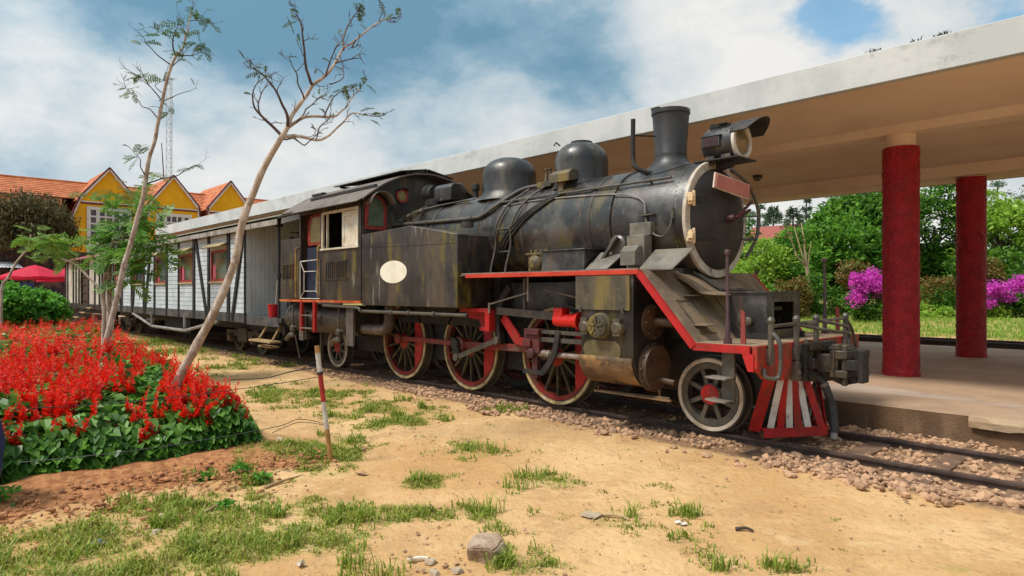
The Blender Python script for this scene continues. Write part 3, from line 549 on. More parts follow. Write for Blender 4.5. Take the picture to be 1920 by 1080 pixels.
# motion: side rods, crossheads, valve gear (both sides)
for sgn in (-1, 1):
    def Y(o): return YC+sgn*o          # o = distance out from the centre line
    def bx(mb, x0, x1, o0, o1, z0, z1): a, b = sorted((Y(o0), Y(o1))); mb.box(x0, x1, a, b, z0, z1)
    mb = MB(); z = .86
    bx(mb, -10.42, -6.55, .70, .735, z-.042, z+.042)
    for x in (-10.28, -8.36, -6.42): mb.lathe((x, Y(.69), z), (0, sgn, 0), [(0, .10), (.07, .10), (.085, .085)], 20)
    mb.build('side_rod', ROD, loco, bev=.006)
    mb = MB(); mb.bar((-8.36, Y(.80), .86), (-6.5, Y(.80), .90), .05, .105, (0, 0, 1)); mb.lathe((-8.36, Y(.76), .86), (0, sgn, 0), [(0, .13), (.09, .13), (.11, .10)], 20); mb.build('connecting_rod', ROD, loco, bev=.006)
    mb = MB(); mb.bar((-8.40, Y(.90), .90), (-8.28, Y(.90), .66), .05, .14, (1, 0, 0)); mb.lathe((-8.38, Y(.86), .88), (0, sgn, 0), [(0, .09), (.07, .09)], 16); mb.build('return_crank', DRK, loco)
    mb = MB(); mb.bar((-8.28, Y(.94), .67), (-7.32, Y(.94), .99), .03, .075, (0, 0, 1)); mb.lathe((-8.28, Y(.91), .67), (0, sgn, 0), [(0, .06), (.07, .06)], 14); mb.lathe((-7.32, Y(.91), .99), (0, sgn, 0), [(0, .06), (.07, .06)], 14); mb.build('eccentric_rod', GRM, loco)
    mb = MB(); ln = sm([(-7.30, Y(.92), 1.0), (-7.34, Y(.92), 1.3), (-7.22, Y(.92), 1.6), (-7.05, Y(.92), 1.78)], 4)
    for a, b in zip(ln[:-1], ln[1:]): mb.bar(a, b, .04, .10, (1, 0, 0))
    mb.build('expansion_link', DRK, loco)
    mb = MB(); mb.bar((-7.30, Y(.95), 1.43), (-6.05, Y(.95), 1.375), .035, .105, (0, 0, 1)); mb.box(-6.75, -6.71, Y(.93)-.02, Y(.93)+.02, 1.45, 1.9); mb.build('radius_rod', GRM, loco)
    mb = MB(); bx(mb, -8.12, -7.42, .78, 1.02, 1.40, 1.46); mb.prism([(-8.12, 1.40), (-7.42, 1.40), (-7.42, 1.18), (-7.55, 1.10), (-7.70, 1.12), (-7.78, 1.28), (-8.02, 1.30)], 'y', *sorted((Y(.86), Y(.90)))); bx(mb, -7.46, -7.36, .84, 1.06, 1.12, 1.44); bx(mb, -7.66, -7.42, .88, 1.0, 1.12, 1.18); mb.build('motion_bracket', RED, loco, bev=.006)
    mb = MB(); mb.bar((-7.22, Y(.90), 1.34), (-6.88, Y(.93), 1.02), .03, .15, (0, 0, 1)); mb.bar((-6.92, Y(.93), 1.02), (-6.55, Y(.93), .97), .03, .11, (0, 0, 1)); mb.build('lifting_arm', RED, loco)
    mb = MB(); bx(mb, -6.66, -6.36, .86, 1.02, .86, 1.16); bx(mb, -6.62, -6.34, .88, 1.06, 1.12, 1.20); bx(mb, -6.52, -6.42, .92, 1.0, .52, .90); bx(mb, -6.66, -6.5, 1.0, 1.06, .95, 1.05); mb.lathe((-6.5, Y(1.0), .86), (0, sgn, 0), [(0, .07), (.06, .07), (.07, .04)], 14)
    mb.build('crosshead', mat('dull_maroon_iron', (.10, .018, .018), (.05, .02, .02), 5, .55, .2, 50, [(6, (1, 1, 1), .52, .7, .5, (.14, .05, .03))]), loco, bev=.006)
    mb = MB(); mb.tube([(-6.5, Y(.95), .86), (-5.3, Y(.95), .86)], .038, 12); mb.tube([(-6.4, Y(.95), .86), (-6.2, Y(.95), .86)], .055, 12); mb.build('piston_rod', mat('bright_steel', (.34, .28, .24), (.22, .16, .12), 6, .35, .1, 60, metal=.5), loco)
    mb = MB(); bx(mb, -6.4, -5.3, .90, 1.0, 1.03, 1.09); bx(mb, -6.4, -5.3, .90, 1.0, 1.14, 1.19); mb.build('slide_bar', GRM, loco)
    mb = MB(); mb.lathe((-6.08, Y(.98), 1.335), (1, 0, 0), [(0, .085), (.10, .09), (.26, .085), (.34, .095), (.40, .11), (.44, .115)], 20); bx(mb, -6.06, -5.90, .90, 1.06, 1.36, 1.50); bx(mb, -6.10, -6.02, .95, 1.03, 1.28, 1.39); mb.build('valve_spindle_guide', mat('bright_red_paint', (.62, .018, .012), (.48, .015, .01), 4, .4, .15, 50), loco, bev=.008)
    mb = MB(); pl = sm([(-6.02, Y(1.0), 1.18), (-6.04, Y(1.02), .98), (-6.14, Y(1.02), .78), (-6.28, Y(1.02), .62)], 4)
    for a, b in zip(pl[:-1], pl[1:]): mb.bar(a, b, .035, .085, (1, 0, 0))
    mb.bar((-6.28, Y(1.0), .60), (-6.68, Y(1.0), .60), .04, .06); mb.build('combination_lever', DRK, loco)
    mb = MB(); mb.tube([(-7.35, Y(1.05), 1.53), (-6.55, Y(1.05), 1.70)], .012, 8); mb.tube([(-6.52, Y(1.08), 1.95), (-6.52, Y(1.08), 1.58)], .014, 8); mb.tube([(-7.37, Y(1.05), 1.40), (-7.37, Y(1.05), 1.55)], .016, 8); mb.tube([(-6.55, Y(.7), 1.74), (-5.3, Y(.9), 1.55)], .016, 8); mb.build('lubricator_rod', PIPE, loco)
    # cylinder block and cladding
    cy = MB(); o1 = 1.33; prof = [(.70, 1.93), (o1, 1.93), (o1, .92), (1.29, .80), (1.20, .68), (1.08, .60), (.94, .57), (.80, .60), (.70, .66)]
    cy.prism([(YC+sgn*o, z_) for o, z_ in prof], 'x', -5.33, -4.55); cyl = cy.build('cylinder', BLK, loco, bev=.006)
    mb = MB(); bx(mb, -5.40, -4.585, 1.33, 1.352, 1.50, 1.905); mb.build('cover_plate', LOWP, cyl)
    mb = MB(); bx(mb, -5.38, -4.60, 1.332, 1.338, 1.895, 1.915)
    for x in (-5.32, -4.68): mb.tube([(x, Y(1.352), 1.47), (x, Y(1.37), 1.53)], .014, 6)
    for i in range(5):
        for x in (-5.385, -4.6): mb.lathe((x+(.02 if x < -5 else -.02), Y(1.352), 1.54+i*.08), (0, sgn, 0), [(0, .008), (.006, .006)], 6)
    mb.build('rivets', GREYM, cyl)
    mb = MB(); mb.lathe((-5.0, Y(1.325), 1.31), (0, sgn, 0), [(0, .155), (.05, .155), (.07, .14), (.12, .135), (.125, .12)], 24)
    for i in range(5):
        a = 2*math.pi*i/5+.3; mb.bar((-5.0+.02*math.cos(a), Y(1.45), 1.31+.02*math.sin(a)), (-5.0+.12*math.cos(a), Y(1.455), 1.31+.12*math.sin(a)), .03, .03, (0, 1, 0))
        mb.lathe((-5.0+.085*math.cos(a+.6), Y(1.44), 1.31+.085*math.sin(a+.6)), (0, sgn, 0), [(0, .025), (.02, .02)], 10)
    for dx in (-.24, .25): mb.lathe((-5.0+dx, Y(1.325), 1.29), (0, sgn, 0), [(0, .085), (.06, .08), (.08, .05)], 16); mb.box(-5.0+dx-.05, -5.0+dx+.05, *sorted((Y(1.33), Y(1.39))), 1.2, 1.4)
    mb.build('snifting_valve', LOWP, cyl)
    ov = [(-5.0+sx*.17+.115*math.cos(a), 1.02+.115*math.sin(a)) for sx, a0 in ((1, -90), (-1, 90)) for a in [math.radians(a0+i*18) for i in range(11)]]
    mb = MB(); mb.prism(ov, 'y', *sorted((Y(1.325), Y(1.341)))); mb.build('inspection_plate', mat('mossy_brown_plate', (.13, .10, .05), (.09, .07, .03), 4, .6, .15, 50, [(3, V1, .5, .7, .6, (.20, .16, .03))]), cyl)
    # torn sheet at the bottom of the cladding
    mb = MB(); rows = []
    for i in range(25):
        x = -5.36+.80*i/24; tear = .10*max(0, noise.noise(V(x*6, 3.3*sgn, 1)))+(.10 if -4.93 < x < -4.83 else 0); row = []
        for j in range(9):
            a = j/8*(1-tear*2.2)*1.25; row.append((x, Y(.97+.375*math.cos(a)+.004*noise.noise(V(x*9, j, 2))), .95-.375*math.sin(a)*.98))
        rows.append(row)
    mb.sheet(rows); o = mb.build('torn_sheet', RUSTM, cyl); q = o.modifiers.new('thick', 'SOLIDIFY'); q.thickness = .004
    mb = MB(); mb.lathe((-4.56, Y(.96), .83), (1, 0, 0), [(0, .27), (.02, .29), (.05, .29), (.055, .27), (.10, .255), (.115, .10)], 32)
    for i in range(12): a = i*math.pi/6; mb.lathe((-4.51, Y(.96)+.272*math.cos(a), .83+.272*math.sin(a)), (1, 0, 0), [(0, .018), (.02, .015)], 8)
    mb.tube([(-4.45, Y(.96), .69), (-4.24, Y(.96), .67)], .035, 10); mb.bar((-4.44, Y(1.06), .92), (-4.44, Y(.9), .92), .02, .02); mb.build('cylinder_cover', mat('brown_iron', (.055, .034, .024), (.10, .055, .03), 3, .5, .15, 50, [(5, (1, 1, 1), .52, .7, .5, (.16, .075, .03))]), cyl)
    mb = MB(); mb.lathe((-4.56, Y(.98), 1.36), (1, 0, 0), [(0, .19), (.02, .21), (.05, .21), (.055, .18), (.08, .07)], 28)
    for i in range(8): a = i*math.pi/4; mb.lathe((-4.51, Y(.98)+.175*math.cos(a), 1.36+.175*math.sin(a)), (1, 0, 0), [(0, .018), (.03, .015)], 8)
    mb.tube([(-4.49, Y(.98), 1.36), (-4.24, Y(.98), 1.36)], .055, 14); mb.build('valve_chest_cover', MATS['brown_iron'], cyl)
    mb = MB(); mb.tube([(-5.25, Y(1.1), .55), (-5.25, Y(1.1), .49), (-4.25, Y(1.05), .50)], .014, 8); mb.box(-5.3, -4.2, *sorted((Y(1.08), Y(1.12))), .475, .495); mb.tube([(-4.42, Y(1.0), .58), (-4.42, Y(1.0), .48)], .018, 8); mb.build('drain_cock', RUSTM, cyl)
    # running board, slope, edge trim
    mb = MB(); bx(mb, -7.75, -4.46, .70, 1.30, 1.945, 1.965); rb = mb.build('running_board', PLATE, loco)
    mb = MB(); bx(mb, -7.55, -4.46, 1.30, 1.36, 1.912, 1.968); mb.build('edge_trim', ORNG if False else mat('sun_faded_red_paint', (.52, .045, .018), (.42, .03, .014), 4, .5, .2, 50, [(6, (.5, 1, 1), .56, .72, .6, (.40, .14, .06))]), rb, bev=.004)
    mb = MB(); mb.bar((-4.465, Y(.865), 1.955), (-3.77, Y(.865), 1.165), .89, .022, (1, 0, 1)); sp_ = mb.build('sloped_plate', PLATE, loco)
    mb = MB(); mb.bar((-4.475, Y(1.33), 1.935), (-3.765, Y(1.33), 1.135), .05, .07, (1, 0, 1)); mb.build('edge_trim', RED, sp_)
    mb = MB(); dv = V(.66, 0, -.75); nn_ = V(.75, 0, .66)
    for t_, w_ in ((.40, .0),): pass
    a_ = V(-4.465, Y(.88), 1.955)
    mb.bar(a_+dv*.50+nn_*.014, a_+dv*.52+nn_*.014, .02, .01); mb.box(-3.99, -3.75, *sorted((Y(.86), Y(1.10))), 1.345, 1.358); mb.bar((-3.90, Y(.98), 1.35), (-3.93, Y(.98), 1.22), .03, .02, (0, 1, 0)); mb.build('foot_step', PLATE, sp_); MB().box(-4.27, -4.1, *sorted((Y(.62), Y(.86))), 1.665, 1.678).build('foot_step', PLATE, sp_)
    mb = MB(); q0 = a_+dv*.48+nn_*.016
    for u0, u1, w0, w1 in ((.46, .95, -.20, -.18), (.46, .95, .10, .12), (.46, .48, -.2, .12), (.93, .95, -.2, .12)):
        mb.add([a_+dv*u+nn_*h+V(0, -sgn*w, 0) for u in (u0, u1) for w in (w0, w1) for h in (.012, .022)], [(0, 1, 3, 2), (4, 6, 7, 5), (0, 4, 5, 1), (2, 3, 7, 6), (0, 2, 6, 4), (1, 5, 7, 3)])
    mb.build('hatch_frame', LOWP, sp_)
    mb = MB()
    for u in np.arange(.06, 1.02, .13): p_ = a_+dv*u+nn_*.012+V(0, sgn*.28, 0); mb.lathe(p_, nn_, [(0, .010), (.006, .007)], 6)
    for i in range(24):                              # chequer ribs give the plate its texture
        for j in range(14):
            p_ = a_+dv*(.04+i*.043)+nn_*.0125+V(0, sgn*(-.20+j*.042), 0); s_ = 1 if (i+j) % 2 else -1
            q_ = (dv*.012+V(0, s_*.012, 0)); w_ = nn_.cross(q_).normalized()*.003; mb.add([p_-q_-w_, p_-q_+w_, p_+q_+w_, p_+q_-w_], [(0, 1, 2, 3)])
    mb.build('chequer_ribs', PLATE, sp_, ang=0)
    # step bracket ahead of the cylinder
    mb = MB(); mb.box(-3.50, -3.36, *sorted((Y(1.20), Y(1.235))), .58, 1.15); sb = mb.build('step_bracket', GRM, loco, bev=.004)
    for z_, x_ in ((.83, -3.62), (.60, -3.62)): mb = MB(); mb.prism([(x_, Y(1.20)), (-3.36, Y(1.20)), (-3.36, Y(1.42)), (x_+.12, Y(1.42)), (x_, Y(1.36))], 'z', z_, z_+.014); mb.build('tread', mat('worn_step_steel', (.22, .19, .16), (.13, .10, .08), 6, .45, .2, 60), sb)
# boiler and smokebox
mb = MB(); mb.lathe((-10.52, YC, BZ), (1, 0, 0), [(0, .745), (5.16, .745), (5.17, .72)], 72); boil = mb.build('boiler', BOIL, loco, ang=40)
for x in (-5.72, -7.0, -8.0, -9.3):
    mb = MB(); mb.ring((x, YC, BZ), (1, 0, 0), .74, .7505, -.028, .028, 72); mb.build('boiler_band', mat('band_iron', (.03, .026, .024), (.06, .045, .035), 5, .5, .1, 50), boil)
mb = MB(); mb.lathe((-5.36, YC, BZ), (1, 0, 0), [(0, .722), (1.03, .722), (1.06, .715)], 72); smk = mb.build('smokebox', BLK, loco, ang=40)
mb = MB()
for i in range(72):
    a = i*2*math.pi/72
    for x in (-5.30, -4.42): mb.lathe((x, YC+.720*math.cos(a), BZ+.720*math.sin(a)), (0, math.cos(a), math.sin(a)), [(0, .010), (.008, .006)], 6)
mb.build('rivets', BLK, smk)
mb = MB(); mb.ring((-4.30, YC, BZ), (1, 0, 0), .60, .725, 0, .05, 72); mb.build('front_ring', mat('flaking_white_ring', (.52, .47, .40), (.38, .31, .24), 4, .6, .25, 50, [(6, (1, 1, 1), .53, .64, .8, (.12, .06, .035)), (12, (1, 1, 1), .56, .66, .5, (.26, .15, .08))]), smk, bev=.008)
mb = MB(); mb.lathe((-4.27, YC, BZ), (1, 0, 0), [(0, .625), (.03, .625), (.05, .60), (.10, .45), (.135, .28), (.15, .1), (.152, .01)], 64); dr = mb.build('smokebox_door', mat('door_black', (.014, .013, .013), (.030, .025, .022), 2.5, .6, .1, 40, [(3, (1, 1, 1), .5, .7, .5, (.075, .05, .035))], spec=.5), loco, ang=50)
for z_ in (.20, -.24):
    mb = MB(); mb.bar((-4.215, YC-.60, BZ+z_), (-4.16, YC-.22, BZ+z_), .085, .03, (1, 0, .0)); mb.build('hinge_strap', DRK, dr, bev=.005)
    mb = MB(); mb.box(-4.27, -4.19, YC-.68, YC-.60, BZ+z_-.07, BZ+z_+.07); mb.box(-4.24, -4.17, YC-.70, YC-.64, BZ+z_-.035, BZ+z_+.035); mb.tube([(-4.19, YC-.64, BZ+z_-.09), (-4.19, YC-.64, BZ+z_+.09)], .018, 10); mb.build('hinge_block', CREAM, dr, bev=.008)
mb = MB(); mb.tube([(-4.13, YC, BZ), (-4.02, YC, BZ)], .045, 14); mb.bar((-4.03, YC-.02, BZ-.03), (-3.98, YC+.30, BZ+.12), .03, .035); mb.bar((-4.0, YC, BZ), (-3.93, YC+.26, BZ+.22), .025, .03); mb.build('dart_handle', MATS['dull_maroon_iron'], dr)
mb = MB(); mb.tube(sm([(-4.24, YC+.30, 3.27), (-4.15, YC+.55, 3.12), (-4.12, YC+.76, 2.85), (-4.12, YC+.80, 2.60), (-4.13, YC+.74, 2.38), (-4.2, YC+.62, 2.16)], 5), .022, 10)
for p in ((YC+.79, 2.70), (YC+.75, 2.40)): mb.tube([(-4.25, p[0]-.14, p[1]), (-4.12, p[0], p[1])], .012, 6)
mb.build('door_handrail', GRM, loco)
pts_ = [(-4.02, 6.97, 3.11), (-4.02, 7.80, 3.05), (-4.02, 7.76, 2.86), (-4.02, 6.93, 2.93)]
def plate(pts, x, th, ins, name, m, par):
    c_ = [sum(p[k] for p in pts)/4 for k in range(3)]; pp = [(x, p[1]+(c_[1]-p[1])*ins, p[2]+(c_[2]-p[2])*ins*3.2) for p in pts]
    return MB().add(pp+[(x+th, p[1], p[2]) for p in pp], [(0, 1, 2, 3), (7, 6, 5, 4), (0, 4, 5, 1), (1, 5, 6, 2), (2, 6, 7, 3), (3, 7, 4, 0)]).build(name, m, par)
npl = plate(pts_, -4.02, .018, 0, 'sign_plate', mat('sign_border', (.66, .50, .42), (.58, .42, .34), 6, .6, .1, 50), loco)
plate(pts_, -4.0, .012, .055, 'sign_panel', PINK, npl); MB().bar((-4.26, 7.3, 2.98), (-4.02, 7.3, 2.98), .05, .03).build('bracket', DRK, npl)
# chimney, domes
mb = MB(); rows = []
for j in range(10):                                    # saddle flare that follows the smokebox
    t_ = j/9; row = []
    for i in range(49):
        a = 2*math.pi*i/48; r = .205+.20*(t_**2.2); x = -4.93+r*math.cos(a); y = YC+r*math.sin(a)
        zb = BZ+math.sqrt(max(.01, .725**2-min(.70, abs(y-YC))**2)); row.append((x, y, zb+(3.52-zb)*(1-t_)**1.6+.004))
    rows.append(row)
mb.sheet(rows); mb.lathe((-4.93, YC, 3.48), (0, 0, 1), [(0, .208), (.05, .208), (.06, .203), (.55, .238), (.56, .25), (.60, .252), (.615, .25), (.62, .225), (.57, .20)], 48)
ch = mb.build('chimney', mat('chimney_black', (.011, .011, .012), (.026, .024, .024), 2.5, .45, .12, 50, [(2.5, V1, .52, .7, .6, (.085, .08, .08)), (4, (1, 1, 1), .6, .75, .4, (.09, .06, .04))], spec=.5), loco, ang=40)
MB().box(-5.10, -4.98, YC-.2, YC-.1, 4.09, 4.13).build('lid_hinge', DRK, ch)
mb = MB(); mb.tube(sm([(-4.98, 7.10, 3.24), (-5.12, 6.98, 3.30), (-5.18, 6.97, 3.45), (-5.18, 6.97, 3.95)], 5), .030, 10); mb.tube([(-5.18, 6.97, 3.74), (-5.05, 7.3, 3.76)], .012, 6); mb.build('exhaust_pipe', DRK, loco)
def dome(name, x, r, zt, m):
    zs = 3.20; hd = zt-.30-zs; pr = [(0, r+.10), (.05, r+.055), (.11, r+.02), (.16, r)]+[(hd, r)]+[(hd+.30*math.sin(a), r*math.cos(a)**.75 if a < 1.55 else .01) for a in np.linspace(.12, 1.5707, 9)]
    mb = MB(); mb.lathe((x, YC, zs), (0, 0, 1), pr, 48); return mb.build(name, m, loco, ang=45)
DOMEM = mat('dome_black', (.011, .010, .010), (.030, .026, .023), 2, .36, .14, 40, [(2.5, V1, .48, .64, .65, (.12, .10, .08)), (5, (1, 1, .4), .55, .67, .6, (.11, .09, .03))], spec=.6)
d1 = dome('sand_dome', -6.48, .395, 3.93, DOMEM); d2 = dome('steam_dome', -8.06, .445, 3.93, DOMEM)
mb = MB(); mb.lathe((-6.48, YC, 3.915), (0, 0, 1), [(0, .16), (.025, .16), (.03, .14)], 24); mb.tube([(-6.68, 7.2, 3.88), (-6.72, 7.15, 3.93), (-6.74, 7.13, 3.88)], .012, 6); mb.build('dome_lid', DRK, d1)
for x, y in ((-8.88, 7.40), (-8.80, 7.56)):
    mb = MB(); mb.lathe((x, y, 3.30), (0, 0, 1), [(0, .075), (.06, .055), (.10, .05), (.18, .05), (.19, .07), (.27, .07), (.30, .06)], 16); mb.build('safety_valve', DRK, loco)
# headlamp
hl = MB(); hl.lathe((-4.38, YC, 3.535), (1, 0, 0), [(0, .02), (.01, .18), (.05, .205), (.38, .208), (.385, .228), (.43, .228)], 40); lamp = hl.build('headlamp', mat('lamp_black', (.016, .016, .018), (.035, .034, .034), 3, .35, .1, 50, [(4, (1, 1, 1), .55, .72, .5, (.12, .11, .10))], spec=.6), loco, ang=40)
mb = MB(); mb.ring((-3.95, YC, 3.535), (1, 0, 0), .172, .226, -.01, .04, 44); mb.build('lens_ring', WHT, lamp, bev=.006)
mb = MB(); mb.lathe((-3.948, YC, 3.535), (1, 0, 0), [(0, .171), (.012, .171), (.02, .1), (.024, .01)], 32); mb.build('lens', LAMPG, lamp)
mb = MB(); mb.box(-4.33, -4.10, YC-.232, YC-.15, 3.475, 3.60); mb.box(-4.35, -4.08, YC-.242, YC-.14, 3.60, 3.612); bxo = mb.build('side_box', MATS['lamp_black'], lamp, bev=.005)
MB().box(-4.31, -4.12, YC-.236, YC-.232, 3.49, 3.585).build('pane', mat('dark_red_glass', (.03, .010, .010), (.05, .02, .02), 5, .2, 0), bxo); MB().box(-4.336, -4.33, YC-.215, YC-.165, 3.49, 3.585).build('pane', mat('pale_glass', (.35, .45, .42), (.28, .36, .34), 5, .2, 0), bxo)
mb = MB(); mb.box(-4.32, -4.06, YC-.07, YC+.07, 3.72, 3.765); mb.box(-4.30, -4.08, YC-.10, YC+.10, 3.765, 3.777); mb.tube([(-4.26, YC-.13, 3.69), (-4.26, YC-.16, 3.73), (-4.14, YC-.16, 3.73), (-4.14, YC-.13, 3.69)], .008, 6); mb.build('top_vent', DRK, lamp)
mb = MB(); rows = []
for j in range(8):
    t_ = j/7; rows.append([(-3.97+.37*t_*(.35+.65*math.sin(a)), YC+.234*math.cos(a), 3.535+.234*math.sin(a)+.0*t_) for a in np.linspace(math.radians(18), math.radians(162), 21)])
mb.sheet(rows); o = mb.build('visor', DRK, lamp); q = o.modifiers.new('thick', 'SOLIDIFY'); q.thickness = .006
mb = MB(); mb.box(-4.32, -4.22, YC-.15, YC+.15, 3.325, 3.38); mb.box(-4.12, -4.0, YC-.15, YC+.15, 3.325, 3.38); mb.build('lamp_legs', GREYM, lamp)
mb = MB(); mb.box(-4.44, -3.86, YC-.24, YC+.24, 3.305, 3.322); mb.prism([(-4.35, 3.20), (-4.05, 3.24), (-4.0, 3.304), (-4.40, 3.304)], 'y', YC-.04, YC+.04); mb.tube([(-4.2, YC-.15, 3.30), (-4.28, YC-.2, 3.26)], .025, 8); mb.build('lamp_bracket', RUSTM if False else DRK, lamp)
# boiler fittings, near side and mirrored handrail
for sgn in (-1, 1):
    mb = MB(); y = YC+sgn*.60; mb.tube([(-7.62, y, 3.10), (-4.52, y, 3.10)], .017, 10)
    for x in (-7.3, -6.55, -5.75, -4.85): mb.tube([(x, YC+sgn*.52, 3.09), (x, y, 3.10)], .016, 8); mb.lathe((x, y, 3.10), (1, 0, 0), [(-.025, .024), (.025, .024)], 10)
    mb.build('handrail', GRM, loco)
def on_boiler(x, z, off=.02, r=.745): return (x, YC-math.sqrt(max(0, (r+off)**2-(z-BZ)**2)), z)
def ob(lst, off=.02, r=.745): return [on_boiler(x, z, off, r) for x, z in lst]
mb = MB(); mb.tube(sm(ob([(-6.72, 3.30), (-7.15, 3.33), (-7.40, 3.28), (-7.66, 3.06), (-7.90, 2.92), (-8.15, 2.89), (-9.0, 2.91), (-10.5, 2.95)], .035), 5), .030, 10); mb.tube(ob([(-6.9, 3.32), (-6.55, 3.32)], .03), .045, 10); mb.lathe(on_boiler(-8.2, 2.89, .035), (1, 0, 0), [(-.04, .042), (.04, .042)], 10); mb.lathe(on_boiler(-9.4, 2.92, .035), (1, 0, 0), [(-.04, .042), (.04, .042)], 10); mb.build('steam_pipe', GRM, loco)
mb = MB(); y0 = YC-.22
for x in (-6.86, -6.78): mb.lathe((x, y0-.14, 3.30), (0, 0, 1), [(0, .035), (.10, .03), (.12, .022), (.22, .012), (.23, .03), (.25, .03)], 10)
mb.box(-6.98, -6.70, y0-.22, y0-.06, 3.27, 3.35); mb.build('valve_manifold', LOWP, loco)
mb = MB(); mb.prism([(6.90, 3.28), (7.10, 3.32), (7.10, 3.46), (6.98, 3.46), (6.90, 3.40)], 'x', -6.62, -6.24); mb.box(-6.5, -6.4, 6.95, 7.05, 3.1, 3.3); mb.build('sand_valve_cover', LOWP, loco, bev=.006)
for k in range(3):
    mb = MB(); mb.tube(sm(ob([(-6.30-.05*k, 3.12), (-6.75-.06*k, 2.88), (-7.15-.07*k, 2.58), (-7.45-.05*k, 2.28), (-7.5-.05*k, 2.05)], .022+.01*k), 5), .018, 8); mb.build('sand_pipe', DRK, loco)
lad = MB(); lad.tube(sm(ob([(-7.16, 3.27), (-7.38, 3.02), (-7.52, 2.70), (-7.56, 2.40)], .04)+[(-7.57, 6.62, 2.1), (-7.57, 6.60, 1.97)], 4), .017, 8); lad.tube(sm(ob([(-6.84, 3.27), (-7.04, 3.02), (-7.18, 2.70), (-7.22, 2.40)], .04)+[(-7.24, 6.62, 2.1), (-7.24, 6.60, 1.97)], 4), .017, 8)
for z_ in (2.66, 2.32): lad.tube([on_boiler(-7.53 if z_ > 2.5 else -7.56, z_, .04), on_boiler(-7.19 if z_ > 2.5 else -7.23, z_, .04)], .013, 8)
lad.build('boiler_ladder', GRM, loco)
mb = MB(); mb.tube(sm(ob([(-7.5, 3.02), (-7.0, 3.05), (-6.2, 3.03), (-5.4, 2.98), (-5.05, 2.93), (-4.84, 2.82), (-4.80, 2.70), (-4.80, 2.66)], .012), 4), .010, 6); mb.build('lubricator_pipe', PIPE, loco)
mb = MB(); mb.box(-4.86, -4.66, 6.66, 6.76, 2.645, 2.66); mb.tube(sm([(-4.80, 6.70, 2.64), (-4.74, 6.68, 2.50), (-4.64, 6.68, 2.40), (-4.52, 6.68, 2.38), (-4.44, 6.69, 2.48), (-4.42, 6.72, 2.62)], 5), .012, 8); mb.lathe((-4.42, 6.72, 2.58), (0, 0, 1), [(0, .025), (.08, .025), (.085, .015), (.13, .015)], 10); mb.tube([(-4.42, 6.72, 2.66), (-4.42, 6.80, 2.66)], .018, 8); mb.build('blower_pipe', GRM, loco)
mb = MB(); mb.box(-6.26, -5.50, 6.38, 6.74, 1.968, 2.25); mb.box(-6.28, -5.48, 6.36, 6.74, 2.25, 2.268); mb.build('tool_box', BLK, loco, bev=.006)
mb = MB(); mb.lathe((-6.44, 6.50, 2.10), (0, -1, 0), [(-.12, .10), (.08, .12), (.10, .10), (.13, .05)], 16); mb.box(-6.58, -6.30, 6.44, 6.70, 1.968, 2.22); mb.box(-6.62, -6.28, 6.42, 6.72, 2.22, 2.25)
for i in range(7): mb.lathe((-6.58+i*.05, 6.50+.02*(i % 2), 2.25), (0, 0, 1), [(0, .014), (.04, .012), (.05, .006)], 6)
mb.build('feed_pump', mat('grimy_brass', (.13, .09, .028), (.06, .045, .03), 9, .6, .4, 50, [(12, (1, 1, 1), .5, .65, .7, (.22, .15, .03))]), loco, bev=.005)
mb = MB(); mb.box(-4.96, -4.70, 6.54, 6.70, 1.99, 2.40); mb.box(-4.99, -4.68, 6.64, 6.745, 2.40, 2.56); bb = mb.build('reverser_box', GREYM, loco, bev=.006)
mb = MB(); mb.prism([(6.40, 2.03), (6.54, 2.03), (6.54, 2.27), (6.48, 2.27), (6.40, 2.20)], 'x', -4.95, -4.73); mb.build('hood', GREYM, bb, bev=.004)
mb = MB(); mb.lathe((-5.18, 6.72, 2.30), (0, -1, 0), [(0, .13), (.08, .13), (.10, .10)], 20); mb.bar((-5.14, 6.58, 2.40), (-5.42, 6.56, 2.03), .04, .06, (0, 1, 0)); mb.build('reversing_lever', GRM, loco, bev=.004)
for x0, x1 in ((-5.46, -5.06), (-4.62, -4.10)):
    mb = MB(); mb.add([(x0, 6.32, 1.975), (x1-.06, 6.32, 1.975), (x1, 6.66, 2.22), (x0, 6.66, 2.22), (x0, 6.32, 1.962), (x1-.06, 6.32, 1.962), (x1, 6.67, 2.207), (x0, 6.67, 2.207)], [(0, 1, 2, 3), (7, 6, 5, 4), (0, 4, 5, 1), (1, 5, 6, 2), (2, 6, 7, 3), (3, 7, 4, 0)]); mb.build('saddle_plate', GREYM, loco)
mb = MB(); mb.box(-7.7, -4.5, 6.14, 6.18, 1.968, 1.985); mb.build('board_lip', GREYM, loco)
# front end: platform, buffer beam, central saddle cover, coupler, cowcatcher
mb = MB(); mb.box(-3.78, -3.10, YC-1.30, YC+1.30, 1.155, 1.18); fp = mb.build('front_platform', mat('dusty_plate', (.30, .21, .13), (.18, .12, .075), 4, .8, .3, 60, [(6, (1, 1, 1), .55, .7, .5, (.10, .06, .04))]), loco)
for sgn in (-1, 1):
    mb = MB(); y0, y1 = sorted((YC+sgn*1.30, YC+sgn*1.345)); mb.box(-3.77, -3.14, y0, y1, 1.10, 1.178); mb.prism([(-3.22, 1.10), (-3.10, 1.10), (-3.10, .93), (-3.16, .93)], 'y', y0, y1); mb.build('edge_trim', RED, fp)
bp_ = [(YC-1.33, 1.18), (YC+1.33, 1.18), (YC+1.33, .95), (YC+1.15, .84), (YC+.75, .80), (YC-.75, .80), (YC-1.15, .84), (YC-1.33, .95)]
mb = MB(); mb.prism(bp_, 'x', -3.12, -3.07); beam = mb.build('buffer_beam', BEAMR, loco, bev=.006)
